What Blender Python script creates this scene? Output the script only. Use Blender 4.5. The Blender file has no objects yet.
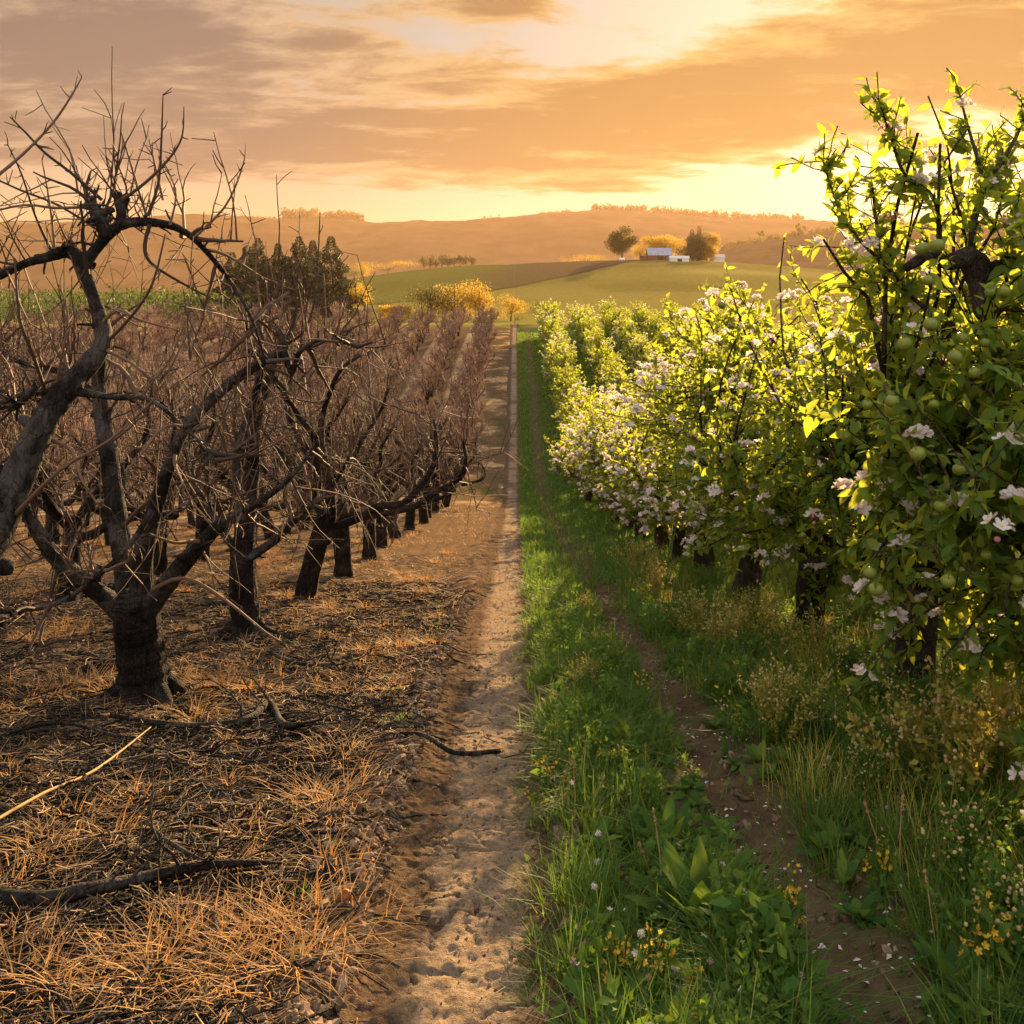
import bpy, math, random
import numpy as np
R = math.radians
rng = np.random.default_rng(7)
SC = bpy.context.scene
COL = SC.collection

# ------------------------------------------------------------------ camera
F = 1000.0; VX, VY = 516.0, 305.0; CAMZ = 2.6
cam_d = bpy.data.cameras.new('camera'); cam = bpy.data.objects.new('camera', cam_d); COL.objects.link(cam)
cam.location = (0, 0, CAMZ); cam.rotation_euler = (R(90), 0, 0)
cam_d.sensor_width = 36; cam_d.lens = 36 * F / 1024
cam_d.shift_x = -(VX - 512) / 1024; cam_d.shift_y = -(512 - VY) / 1024
cam_d.clip_start = .05; cam_d.clip_end = 20000
SC.camera = cam

# ------------------------------------------------------------------ sky, sun, exposure
SUN_AZ, SUN_EL = R(18), R(15.5)
SUN = np.array([math.sin(SUN_AZ) * math.cos(SUN_EL), math.cos(SUN_AZ) * math.cos(SUN_EL), math.sin(SUN_EL)])
W = bpy.data.worlds.new('World'); SC.world = W; W.use_nodes = True
nt = W.node_tree; nt.nodes.clear()
class NG:
    """small helper for node trees"""
    def __init__(s, t): s.t = t
    def n(s, typ, **kw):
        o = s.t.nodes.new(typ)
        for k, v in kw.items(): setattr(o, k, v)
        return o
    def l(s, a, b): s.t.links.new(a, b)
    def put(s, sock, v):
        if isinstance(v, bpy.types.NodeSocket): s.l(v, sock)
        else: sock.default_value = v
    def m(s, op, a, b=None, c=None, clamp=False):
        o = s.n('ShaderNodeMath', operation=op, use_clamp=clamp)
        s.put(o.inputs[0], a)
        if b is not None: s.put(o.inputs[1], b)
        if c is not None: s.put(o.inputs[2], c)
        return o.outputs[0]
    def mapr(s, v, a, b, c=0., d=1., smooth=True):
        o = s.n('ShaderNodeMapRange', interpolation_type='SMOOTHSTEP' if smooth else 'LINEAR')
        s.put(o.inputs[0], v)
        for i, q in enumerate((a, b, c, d)): s.put(o.inputs[i + 1], q)
        return o.outputs[0]
    def mix(s, f, a, b, mode='MIX'):
        o = s.n('ShaderNodeMix', data_type='RGBA', blend_type=mode)
        s.put(o.inputs[0], f)
        s.put(o.inputs[6], a if isinstance(a, bpy.types.NodeSocket) else (*a, 1))
        s.put(o.inputs[7], b if isinstance(b, bpy.types.NodeSocket) else (*b, 1))
        return o.outputs[2]
    def noise(s, vec, scale, detail=4, rough=.55, dist=0.):
        o = s.n('ShaderNodeTexNoise'); s.put(o.inputs['Scale'], scale); o.inputs['Detail'].default_value = detail
        o.inputs['Roughness'].default_value = rough; o.inputs['Distortion'].default_value = dist
        if vec is not None: s.l(vec, o.inputs['Vector'])
        return o.outputs[0]
    def ramp(s, f, stops):
        o = s.n('ShaderNodeValToRGB'); cr = o.color_ramp
        while len(cr.elements) < len(stops): cr.elements.new(.5)
        for e, (p, c) in zip(cr.elements, stops): e.position = p; e.color = (*c, 1)
        s.l(f, o.inputs[0]); return o.outputs[0]
    def gauss(s, v, c, w):
        d = s.m('DIVIDE', s.m('SUBTRACT', v, c), w)
        return s.m('POWER', 2.718, s.m('MULTIPLY', s.m('MULTIPLY', d, d), -1.))
g = NG(nt)
sky = g.n('ShaderNodeTexSky', sky_type='NISHITA', sun_disc=False)
sky.sun_elevation = SUN_EL; sky.sun_rotation = SUN_AZ; sky.air_density = 1.6; sky.dust_density = 4.0; sky.ozone_density = 1.0
tc = g.n('ShaderNodeTexCoord'); nrm = g.n('ShaderNodeVectorMath', operation='NORMALIZE'); g.l(tc.outputs['Generated'], nrm.inputs[0])
sep = g.n('ShaderNodeSeparateXYZ'); g.l(nrm.outputs[0], sep.inputs[0])
dx, dy, dz = sep.outputs
el = g.m('MULTIPLY', g.m('ARCSINE', dz), 57.2958)
az = g.m('MULTIPLY', g.m('ARCTAN2', dx, dy), 57.2958)
zz = g.m('ADD', g.m('MAXIMUM', dz, 0.), .10)
cmb = g.n('ShaderNodeCombineXYZ'); g.l(g.m('DIVIDE', dx, zz), cmb.inputs[0]); g.l(g.m('DIVIDE', dy, zz), cmb.inputs[1])
mp = g.n('ShaderNodeMapping'); g.l(cmb.outputs[0], mp.inputs[0]); mp.inputs['Location'].default_value = (3.1, 1.7, 0); mp.inputs['Rotation'].default_value = (0, 0, R(-14)); mp.inputs['Scale'].default_value = (.85, 1.35, 1)
n1 = g.noise(mp.outputs[0], 1.25, 10, .60, .6)
n2 = g.noise(mp.outputs[0], 3.6, 9, .62, .4)
n3 = g.noise(mp.outputs[0], 9.0, 7, .6, .3)
sd = g.n('ShaderNodeVectorMath', operation='DOT_PRODUCT'); g.l(nrm.outputs[0], sd.inputs[0])
sd.inputs[1].default_value = (math.sin(R(25)) * math.cos(R(7)), math.cos(R(25)) * math.cos(R(7)), math.sin(R(7)))   # sun glow painted into the sky colours, centred apart from the sun lamp
sdot = sd.outputs['Value']
sunf = g.mapr(sdot, .74, .985)
# cloud banks (azimuth, elevation in degrees): + more cloud, - clear gap
def blob(a, e, wa, we): return g.m('MULTIPLY', g.gauss(az, a, wa), g.gauss(el, e, we))
tilt = g.m('SUBTRACT', el, g.m('MULTIPLY', az, .10))
band = g.m('MULTIPLY', g.mapr(az, -8., 6.), g.gauss(tilt, 9.9, 2.0))
bias = g.m('MULTIPLY', g.mapr(el, 2.5, 8.), .11)
for v, w in ((band, .34), (blob(-22., 13.8, 15., 2.8), .30), (blob(-15., 9.0, 18., 1.9), .34), (blob(-1., 16.8, 2.6, .9), .30), (blob(6., 6.9, 5., .5), .26), (blob(3., 7.9, 6., .35), .12), (blob(24., 15., 8., 1.2), .14),
             (blob(2., 14.6, 7., 1.5), -.19), (blob(-24., 11.2, 9., .7), -.16), (blob(-8., 11.8, 6., .7), -.10), (blob(15., 5.4, 15., 2.2), -.40), (blob(9., 17.2, 7., 1.3), -.22), (blob(-14., 5.6, 12., 1.2), -.16)):
    bias = g.m('ADD', bias, g.m('MULTIPLY', v, w))
dens = g.m('ADD', g.m('ADD', n1, g.m('MULTIPLY', g.m('SUBTRACT', n2, .5), .45)), g.m('ADD', bias, g.m('MULTIPLY', g.m('SUBTRACT', n3, .5), .16)))
cover = g.m('MULTIPLY', g.mapr(dens, .50, .66), g.mapr(el, 50., 20., .35, 1.))
thick = g.mapr(g.m('ADD', dens, g.m('MULTIPLY', g.m('SUBTRACT', n2, .5), .5)), .56, .86)
lit = g.mix(sunf, (.66, .475, .31), (.90, .55, .17))
dark = g.mix(g.mapr(el, 18., 45.), g.mix(sunf, (.205, .170, .155), (.50, .255, .065)), (.72, .69, .68))
ccol = g.mix(thick, lit, dark)
clear = g.mix(g.mapr(el, 1., 13.), g.mix(sunf, (.80, .57, .28), (1.14, .98, .64)), g.mix(sunf, (.40, .44, .47), (.54, .53, .50)))
clear = g.mix(g.mapr(el, 18., 60.), clear, (1.0, 1.10, 1.28))
clear = g.mix(g.mapr(dy, .1, -.5), clear, (2.35, 2.28, 2.30))  # unseen sky behind the camera, brightened as added front fill

glow = g.mapr(sdot, .97, 1.)
clear = g.mix(g.m('MULTIPLY', glow, .6), clear, (1.6, 1.4, .95))
nish = g.n('ShaderNodeVectorMath', operation='SCALE'); g.l(sky.outputs[0], nish.inputs[0]); nish.inputs['Scale'].default_value = .10
clear2 = g.mix(.10, clear, nish.outputs[0])
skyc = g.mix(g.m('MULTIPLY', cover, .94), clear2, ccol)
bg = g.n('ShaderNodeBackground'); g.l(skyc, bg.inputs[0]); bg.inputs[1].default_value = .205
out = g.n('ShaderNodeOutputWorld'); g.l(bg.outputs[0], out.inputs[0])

sun_d = bpy.data.lights.new('sun', 'SUN'); sun_d.energy = 5.0; sun_d.angle = R(.6); sun_d.color = (1, .66, .32)
sun = bpy.data.objects.new('sun', sun_d); COL.objects.link(sun); sun.location = (30, 50, 40)
from mathutils import Vector
sun.rotation_euler = Vector(tuple(SUN)).to_track_quat('Z', 'Y').to_euler()

SC.view_settings.view_transform = 'Standard'; SC.view_settings.look = 'None'; SC.view_settings.gamma = 1
SC.view_settings.exposure = 2.15
cy = SC.cycles
cy.max_bounces = 8; cy.diffuse_bounces = 4; cy.glossy_bounces = 1; cy.transmission_bounces = 4; cy.volume_bounces = 0; cy.transparent_max_bounces = 4
cy.use_denoising = True; cy.sample_clamp_indirect = 4.0; cy.caustics_reflective = False; cy.caustics_refractive = False

# ------------------------------------------------------------------ mesh helpers
def norm(v): return v / np.maximum(np.linalg.norm(v, axis=-1, keepdims=True), 1e-9)
class MB:
    def __init__(s): s.V = []; s.Q = []; s.T = []; s.qm = []; s.tm = []; s.n = 0
    def add(s, V, Q=None, T=None, m=0):
        V = np.asarray(V, float).reshape(-1, 3)
        if Q is not None and len(Q): Q = np.asarray(Q).reshape(-1, 4); s.Q.append(Q + s.n); s.qm.append(np.full(len(Q), m))
        if T is not None and len(T): T = np.asarray(T).reshape(-1, 3); s.T.append(T + s.n); s.tm.append(np.full(len(T), m))
        s.V.append(V); s.n += len(V)
    def mesh(s, name, mats, smooth=True, offset=None):
        V = np.concatenate(s.V) if s.V else np.zeros((0, 3))
        if offset is not None: V = V - np.asarray(offset)
        Q = np.concatenate(s.Q) if s.Q else np.zeros((0, 4), int); T = np.concatenate(s.T) if s.T else np.zeros((0, 3), int)
        me = bpy.data.meshes.new(name); me.vertices.add(len(V)); me.vertices.foreach_set('co', V.astype(np.float32).ravel())
        nl = Q.size + T.size; me.loops.add(nl); me.loops.foreach_set('vertex_index', np.concatenate([Q.ravel(), T.ravel()]).astype(np.int32))
        npoly = len(Q) + len(T); me.polygons.add(npoly)
        me.polygons.foreach_set('loop_start', np.concatenate([np.arange(len(Q)) * 4, Q.size + np.arange(len(T)) * 3]).astype(np.int32))
        mi = np.concatenate((s.qm or [np.zeros(0, int)]) + (s.tm or [np.zeros(0, int)])).astype(np.int32)
        me.polygons.foreach_set('material_index', mi)
        me.polygons.foreach_set('use_smooth', np.full(npoly, smooth))
        for m in (mats if isinstance(mats, (list, tuple)) else [mats]): me.materials.append(m)
        me.update(calc_edges=True)
        return me
    def build(s, name, mats, parent=None, smooth=True, offset=None):
        return link(name, s.mesh(name, mats, smooth, offset), parent)
def link(name, me, parent=None):
    o = bpy.data.objects.new(name, me); COL.objects.link(o)
    if parent is not None: o.parent = parent
    return o
def tag(o, label=None, cat=None, group=None, kind=None):
    if label: o['label'] = label
    if cat: o['category'] = cat
    if group: o['group'] = group
    if kind: o['kind'] = kind
    return o
def thing(name, label, cat, loc=(0, 0, 0), rz=0., group=None):
    o = bpy.data.objects.new(name, None); COL.objects.link(o); o.location = tuple(loc); o.rotation_euler = (0, 0, rz)
    return tag(o, label, cat, group)
def tubes(mb, P, Rr, sides=4, m=0):
    """batch of tubes: P (n,k,3), Rr (n,k)"""
    P = np.asarray(P, float); Rr = np.asarray(Rr, float); n, k, _ = P.shape
    if n == 0: return
    T = norm(np.gradient(P, axis=1)); mean = norm(P[:, -1] - P[:, 0])
    ref = np.where(np.abs(mean[:, 2:3]) < .75, np.array([[0, 0, 1.]]), np.array([[1., .2, 0]]))[:, None, :]
    U = norm(np.cross(T, ref)); Wv = np.cross(T, U)
    a = np.arange(sides) * 2 * np.pi / sides
    V = P[:, :, None] + Rr[:, :, None, None] * (np.cos(a)[None, None, :, None] * U[:, :, None] + np.sin(a)[None, None, :, None] * Wv[:, :, None])
    idx = np.arange(n * k * sides).reshape(n, k, sides); nx = np.roll(idx, -1, axis=2)
    Q = np.stack([idx[:, :-1], nx[:, :-1], nx[:, 1:], idx[:, 1:]], -1)
    mb.add(V, Q, None, m)
def limb(mb, P, r, sides=9, m=0, rough=.0, lr=rng, sub=4, cap=True):
    """one crooked limb with parallel-transport frames, resampled smooth"""
    P = np.asarray(P, float); r = np.asarray(r, float); k = len(P)
    t = np.linspace(0, k - 1, (k - 1) * sub + 1); i = np.clip(t.astype(int), 0, k - 2); f = (t - i)[:, None]
    p0 = P[np.maximum(i - 1, 0)]; p1 = P[i]; p2 = P[i + 1]; p3 = P[np.minimum(i + 2, k - 1)]
    C = .5 * (2 * p1 + (p2 - p0) * f + (2 * p0 - 5 * p1 + 4 * p2 - p3) * f ** 2 + (3 * p1 - p0 - 3 * p2 + p3) * f ** 3)
    rr = np.interp(t, np.arange(k), r)
    if rough: rr = rr * (1 + rough * lr.normal(size=len(rr)) * .5)
    if cap: C = np.vstack([C, C[-1] + (C[-1] - C[-2]) * .15]); rr = np.append(rr, rr[-1] * .15)
    T = norm(np.gradient(C, axis=0)); u = np.cross(T[0], [0.3, 1, .2]); u /= np.linalg.norm(u)
    a = np.arange(sides) * 2 * np.pi / sides; V = np.zeros((len(C), sides, 3))
    arc = np.concatenate([[0], np.cumsum(np.linalg.norm(np.diff(C, axis=0), axis=1))]); sd0 = lr.random() * 90
    for j in range(len(C)):
        u = u - T[j] * u.dot(T[j]); u /= np.linalg.norm(u); w = np.cross(T[j], u)
        q = np.full(sides, rr[j])
        if rough:
            s_ = arc[j] / max(rr[0], .004); nz = fbm(np.cos(a) * 1.3 + sd0, np.sin(a) * 1.3 + s_ * .35, 2, 3) - .5
            if sides >= 16: nz = nz + .9 * (np.abs(fbm(np.cos(a) * 4.5 + sd0, np.sin(a) * 4.5 + s_ * .22, 3, 4) - .5) * 2 - .35)
            q = q * (1 + rough * 3.2 * nz)
        V[j] = C[j] + (np.cos(a) * q)[:, None] * u + (np.sin(a) * q)[:, None] * w
    idx = np.arange(len(C) * sides).reshape(len(C), sides); nx = np.roll(idx, -1, axis=1)
    mb.add(V, np.stack([idx[:-1], nx[:-1], nx[1:], idx[1:]], -1), None, m)
    return C, rr
def frames(d, up):
    X = norm(d); Z = up - X * np.sum(up * X, -1, keepdims=True); Z = norm(Z); return X, np.cross(Z, X), Z
def stamp(mb, Tm, pos, X, Y, Z, s, m=0):
    """copies of template (verts, quads, tris) at pos with frame X Y Z and scale s"""
    tv, tq, tt = Tm; n = len(pos); s = np.asarray(s, float)
    if s.ndim == 1: s = np.repeat(s[:, None], 3, 1)
    if n == 0: return
    V = pos[:, None] + (tv[None, :, 0:1] * s[:, None, 0:1]) * X[:, None] + (tv[None, :, 1:2] * s[:, None, 1:2]) * Y[:, None] + (tv[None, :, 2:3] * s[:, None, 2:3]) * Z[:, None]
    off = (np.arange(n) * len(tv))[:, None, None]
    mb.add(V, (tq[None] + off) if tq is not None else None, (tt[None] + off) if tt is not None else None, m)
def leaf_template(us, ws, droop=.25, fold=.18):
    V = []
    for u, w in zip(us, ws):
        h = -droop * u * u
        V += [(u, -w, h + fold * w), (u, 0, h), (u, w, h + fold * w)]
    n = len(us); Q = []
    for i in range(n - 1):
        a = i * 3
        Q += [(a, a + 1, a + 4, a + 3), (a + 1, a + 2, a + 5, a + 4)]
    return np.array(V, float), np.array(Q), None
LEAF_HI = leaf_template([0, .15, .4, .72, 1], [.02, .17, .25, .17, .015], .3)
LEAF_MID = leaf_template([0, .4, 1], [.04, .30, .02])
LEAF_LO = (np.array([(0, 0, 0), (.45, -.33, .05), (1, 0, -.1), (.45, .33, .05)], float), np.array([[0, 1, 2, 3]]), None)
LEAF_DOCK = leaf_template([0, .12, .3, .55, .8, 1], [.015, .06, .15, .17, .11, .01], .42, .25)
def flower_template(np_=5, seg=3):
    V = []; Q = []
    for i in range(np_):
        a = 2 * np.pi * i / np_; c, s_ = math.cos(a), math.sin(a)
        us, ws = ([.05, .3, .68, 1.], [.05, .26, .36, .14]) if seg == 3 else ([.0, .6, 1.], [.06, .36, .18])
        b = len(V)
        for u, w in zip(us, ws):
            h = .35 * u * u + .05 * (i % 2)
            V += [(u * c + w * s_, u * s_ - w * c, h + .06), (u * c, u * s_, h), (u * c - w * s_, u * s_ + w * c, h + .06)]
        for j in range(len(us) - 1):
            k = b + j * 3; Q += [(k, k + 1, k + 4, k + 3), (k + 1, k + 2, k + 5, k + 4)]
    return np.array(V, float), np.array(Q), None
FLOWER_HI = flower_template(5, 3); FLOWER_LO = flower_template(5, 2)
def sphere_template(nu=8, nv=5):
    V = [(0, 0, 1.)]; 
    for j in range(1, nv):
        th = math.pi * j / nv
        for i in range(nu): V.append((math.sin(th) * math.cos(2 * math.pi * i / nu), math.sin(th) * math.sin(2 * math.pi * i / nu), math.cos(th)))
    V.append((0, 0, -1.)); Q = []; T = []
    for i in range(nu):
        T.append((0, 1 + i, 1 + (i + 1) % nu)); b = 1 + (nv - 2) * nu; T.append((len(V) - 1, b + (i + 1) % nu, b + i))
    for j in range(nv - 2):
        for i in range(nu):
            a = 1 + j * nu; Q.append((a + i, a + nu + i, a + nu + (i + 1) % nu, a + (i + 1) % nu))
    return np.array(V), np.array(Q), np.array(T)
BALL = sphere_template(7, 4); BALL_HI = sphere_template(18, 11)
def apple_template():
    V, Q, T = sphere_template(18, 12); V = V.copy(); r = np.hypot(V[:, 0], V[:, 1])
    V[:, 2] = V[:, 2] * .92 - np.where(V[:, 2] > 0, .34, -.16) * np.exp(-(r / .28) ** 2)
    return V, Q, T
def rdir(n, r=rng): return norm(r.normal(size=(n, 3)))
def blades(mb, base, h, lean, la, w, m=0, levels=3):
    """grass blades: base (n,3), height h, lean dir (n,2 unit), lean amount la (fraction of h), width w"""
    n = len(base)
    if n == 0: return
    t = np.linspace(0, 1, levels)
    off = la[:, None] * h[:, None] * t[None] ** 1.8
    zc = h[:, None] * (t[None] - .35 * np.minimum(la, 1.6)[:, None] * t[None] ** 2)
    side = np.stack([-lean[:, 1], lean[:, 0]], 1); ww = (w[:, None] * (1 - t[None] ** 1.5) * .5 + .0003)
    C = np.zeros((n, levels, 3)); C[:, :, 0] = base[:, 0:1] + off * lean[:, 0:1]; C[:, :, 1] = base[:, 1:2] + off * lean[:, 1:2]; C[:, :, 2] = base[:, 2:3] + zc
    S = np.zeros((n, levels, 3)); S[:, :, 0] = side[:, 0:1] * ww; S[:, :, 1] = side[:, 1:2] * ww
    V = np.stack([C - S, C + S], 2)
    idx = np.arange(n * levels * 2).reshape(n, levels, 2)
    Q = np.stack([idx[:, :-1, 0], idx[:, :-1, 1], idx[:, 1:, 1], idx[:, 1:, 0]], -1)
    mb.add(V, Q, None, m)

# ------------------------------------------------------------------ terrain
def hash2(ix, iy, s=0):
    h = np.sin(ix * 127.1 + iy * 311.7 + s * 74.7) * 43758.5453
    return h - np.floor(h)
def vnoise(x, y, s=0):
    ix, iy = np.floor(x), np.floor(y); fx, fy = x - ix, y - iy; fx = fx * fx * (3 - 2 * fx); fy = fy * fy * (3 - 2 * fy)
    a = hash2(ix, iy, s); b = hash2(ix + 1, iy, s); c = hash2(ix, iy + 1, s); d = hash2(ix + 1, iy + 1, s)
    return (a + (b - a) * fx) * (1 - fy) + (c + (d - c) * fx) * fy
def fbm(x, y, o=4, s=0):
    v = 0; a = .5; t = 0
    for i in range(o): v = v + a * vnoise(x * 2 ** i, y * 2 ** i, s + i); t += a; a *= .5
    return v / t
def worley_edge(x, y, s=0):
    ix, iy = np.floor(x), np.floor(y); f1 = np.full(x.shape, 9.); f2 = np.full(x.shape, 9.)
    for a in (-1, 0, 1):
        for b in (-1, 0, 1):
            cx = ix + a; cy_ = iy + b
            px = cx + hash2(cx, cy_, s); py = cy_ + hash2(cx, cy_, s + 5)
            d = np.hypot(px - x, py - y); f2 = np.where(d < f1, f1, np.minimum(f2, d)); f1 = np.minimum(f1, d)
    return f2 - f1
PY = np.linspace(-40, 4000, 20000)
_tab = [(-40, 3.6), (-20, 3.4), (-8, 2.3), (0, 1.056), (10, -.55), (20, -2.15), (30, -3.70), (37, -4.55), (45, -4.45), (60, -2.75), (75, -.95), (88, .15), (98, .7), (130, .6), (200, 1.2), (300, 3), (700, 4), (4000, 4)]
_pz = np.interp(PY, [a for a, b in _tab], [b for a, b in _tab]); _k = np.hanning(31); _k /= _k.sum()
_pz = np.convolve(np.pad(_pz, 15, mode='edge'), _k, 'valid')
def sst(a, b, x): t = np.clip((x - a) / (b - a), 0, 1); return t * t * (3 - 2 * t)
def H0(x, y):
    x = np.asarray(x, float); y = np.asarray(y, float)
    z = np.interp(y, PY, _pz)
    z = z + 15.2 * np.exp(-((x - 62) / 120.) ** 2 - ((y - 395) / 105.) ** 2)
    z = z + 19.5 * np.exp(-((x + 12) / 105.) ** 2 - ((y - 560) / 120.) ** 2)
    z = z + 5.0 * np.exp(-((x + 260) / 160.) ** 2 - ((y - 420) / 120.) ** 2)
    z = z + (fbm(x / 60, y / 60, 3, 3) - .5) * 1.5 * sst(110, 220, y) + (fbm(x / 9, y / 9, 2, 8) - .5) * .25 * sst(4, 25, np.abs(x) + y * .2)
    return z
PATHX = -.13
def path_x(y): return PATHX + (.035 * np.sin(y * .55 + 1) + .03 * np.sin(y * 1.3)) * sst(3, 9, y)
def shoulder(dxp, x, y):
    return (.050 * np.exp(-((dxp + .46) / .17) ** 2) + .035 * np.exp(-((dxp - .36) / .13) ** 2)) * (.35 + 1.1 * fbm(x * 4, y * 1.6, 3, 11)) + .085 * (fbm(x * 8, y * 7, 4, 12) - .5) * sst(.14, .32, np.abs(dxp + .05))
def H(x, y):
    """ground with clods, shoulders, ruts"""
    z = H0(x, y); x = np.asarray(x, float); y = np.asarray(y, float)
    near = 1 - sst(14, 40, y)
    dxp = x - path_x(y)
    z = z + near * shoulder(dxp, x, y)
    m_ = np.exp(-(dxp / .42) ** 4)
    z = z - .045 * m_
    z = z - .05 * near * np.exp(-((x - 1.02) / .17) ** 2)
    z = z + near * (.05 * (fbm(x * 2.2, y * 2.2, 4, 21) - .5) + .045 * (fbm(x * 9, y * 9, 3, 31) - .5)) * (1 - m_)
    return z
def zof(xy): return H(xy[:, 0], xy[:, 1])
def geo(a, b, s, q):
    v = [a]
    while v[-1] < b: v.append(v[-1] + s); s *= q
    return np.array(v)
gx = np.arange(-4.2, 4.2, .032); ge = geo(4.2, 4200, .05, 1.13)[1:]
gx = np.concatenate([-ge[::-1], gx, ge])
gy = np.concatenate([-geo(0, 60, .4, 1.3)[::-1][:-1], np.arange(.0, 2.2, .2), np.arange(2.2, 8.5, .03), geo(8.5, 4600, .05, 1.032)])
XX, YY = np.meshgrid(gx, gy); ZZ = H(XX, YY)
def grid(mb, X, Y, Z, m=0):
    r, c = X.shape; idx = np.arange(r * c).reshape(r, c)
    mb.add(np.stack([X, Y, Z], -1), np.stack([idx[:-1, :-1], idx[:-1, 1:], idx[1:, 1:], idx[1:, :-1]], -1), None, m)

# ------------------------------------------------------------------ materials
def mat(name):
    m = bpy.data.materials.new(name); m.use_nodes = True; t = m.node_tree; t.nodes.clear(); q = NG(t)
    o = q.n('ShaderNodeOutputMaterial'); return m, q, o
def pos_of(q):
    gm = q.n('ShaderNodeNewGeometry'); s = q.n('ShaderNodeSeparateXYZ'); q.l(gm.outputs['Position'], s.inputs[0]); return gm, s.outputs
def bsdf(q, o, col, rough=.8, bump=None, bstr=.5, bdist=.02, spec=.25):
    b = q.n('ShaderNodeBsdfPrincipled'); q.put(b.inputs['Base Color'], col if isinstance(col, bpy.types.NodeSocket) else (*col, 1))
    q.put(b.inputs['Roughness'], rough); b.inputs['Specular IOR Level'].default_value = spec
    if bump is not None:
        bn = q.n('ShaderNodeBump'); q.l(bump, bn.inputs['Height']); bn.inputs['Strength'].default_value = bstr; bn.inputs['Distance'].default_value = bdist
        q.l(bn.outputs[0], b.inputs['Normal'])
    if o is not None: q.l(b.outputs[0], o.inputs[0])
    return b
def leafy(name, stops, trans, tmix=.45, rough=.5, spec=.3, vary=None):
    """leaf: per-leaf colour from Random Per Island + translucency"""
    m, q, o = mat(name); gm = q.n('ShaderNodeNewGeometry')
    c = q.ramp(gm.outputs['Random Per Island'], stops)
    b = bsdf(q, None, c, rough, spec=spec)
    tr = q.n('ShaderNodeBsdfTranslucent'); tcx = q.mix(.35, trans, c); q.l(tcx, tr.inputs[0])
    mx = q.n('ShaderNodeMixShader'); mx.inputs[0].default_value = tmix; q.l(b.outputs[0], mx.inputs[1]); q.l(tr.outputs[0], mx.inputs[2]); q.l(mx.outputs[0], o.inputs[0])
    return m
def bark(name, c0, c1, c2, scale=14., bstr=.9, bdist=.015):
    m, q, o = mat(name); tcn = q.n('ShaderNodeTexCoord'); mpn = q.n('ShaderNodeMapping'); q.l(tcn.outputs['Object'], mpn.inputs[0]); mpn.inputs['Scale'].default_value = (1, 1, .38)
    n = q.noise(mpn.outputs[0], scale, 8, .68, .9); n2_ = q.noise(tcn.outputs['Object'], scale * 5, 5, .7); n3 = q.noise(tcn.outputs['Object'], 3.2, 6, .65, .5)
    vo = q.n('ShaderNodeTexVoronoi', feature='DISTANCE_TO_EDGE'); vo.inputs['Scale'].default_value = scale * 2.6; mp2 = q.n('ShaderNodeVectorMath', operation='ADD'); q.l(mpn.outputs[0], mp2.inputs[0])
    nv = q.n('ShaderNodeTexNoise'); nv.inputs['Scale'].default_value = scale * 1.5; q.l(mpn.outputs[0], nv.inputs['Vector']); sv = q.n('ShaderNodeVectorMath', operation='SCALE'); q.l(nv.outputs['Color'], sv.inputs[0]); sv.inputs['Scale'].default_value = .06; q.l(sv.outputs[0], mp2.inputs[1]); q.l(mp2.outputs[0], vo.inputs['Vector'])
    plate = q.mapr(vo.outputs['Distance'], .0, .16)
    c = q.ramp(n, [(.33, c0), (.55, c1), (.78, c2)]); c = q.mix(q.mapr(n3, .48, .60), c, c2); c = q.mix(q.mapr(n3, .44, .36), c, c0); c = q.mix(q.m('MULTIPLY', q.mapr(n2_, .60, .72), .6), c, q.mix(.5, c2, (.30, .28, .24)))
    hgt = q.m('ADD', q.m('MULTIPLY', n, .8), q.m('ADD', q.m('MULTIPLY', n2_, .5), q.m('MULTIPLY', plate, .55)))
    bsdf(q, o, c, .9, hgt, bstr, bdist, .12); return m
BARK_DEAD = bark('dead bark', (.006, .005, .004), (.020, .016, .013), (.058, .046, .038), 14., 1., .03)
BARK_LIMB = bark('dead limb bark', (.007, .006, .005), (.023, .020, .017), (.070, .060, .052), 11, 1., .014)
BARK_LIVE = bark('live bark', (.014, .011, .009), (.040, .030, .023), (.095, .073, .055))
BARK_FAR = bark('far bark', (.03, .025, .02), (.06, .05, .04), (.10, .08, .06), 3)
TWIG = leafy('dead twig', [(0, (.035, .021, .014)), (.5, (.085, .050, .032)), (1, (.17, .105, .066))], (.2, .1, .05), .0, .75)
TWIGF = leafy('reddish dead twig', [(0, (.10, .055, .040)), (.5, (.21, .122, .085)), (1, (.34, .21, .15))], (.2, .1, .05), .0, .8)
LEAF = leafy('apple leaf', [(0, (.045, .112, .022)), (.5, (.094, .190, .034)), (.85, (.145, .235, .038)), (1, (.22, .26, .042))], (.64, .66, .045), .55, .58, .2)
PETAL = leafy('blossom petal', [(0, (.84, .76, .76)), (.7, (.86, .83, .80)), (.9, (.84, .64, .66)), (1, (.76, .38, .44))], (.85, .72, .66), .42, .6)
DRY = leafy('dry grass', [(0, (.22, .115, .040)), (.5, (.42, .225, .070)), (1, (.56, .335, .125))], (.62, .30, .07), .38, .7)
STRAW = leafy('straw', [(0, (.085, .055, .030)), (.5, (.21, .135, .070)), (.9, (.38, .26, .14)), (1, (.5, .36, .2))], (.4, .25, .1), .1, .8)
GREEN = leafy('green grass', [(0, (.030, .080, .016)), (.5, (.062, .14, .024)), (.9, (.12, .185, .03)), (1, (.32, .27, .09))], (.27, .42, .035), .42, .62, .15)
HERB = leafy('herb leaf', [(0, (.032, .085, .018)), (.6, (.070, .15, .026)), (1, (.14, .21, .033))], (.30, .44, .035), .42, .68, .12)
YELLOWG = leafy('yellowing weed', [(0, (.17, .23, .035)), (.5, (.33, .34, .055)), (1, (.48, .41, .09))], (.6, .42, .07), .42, .6)  # yellow weed colour, its gold partly standing in for sun patches
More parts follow.
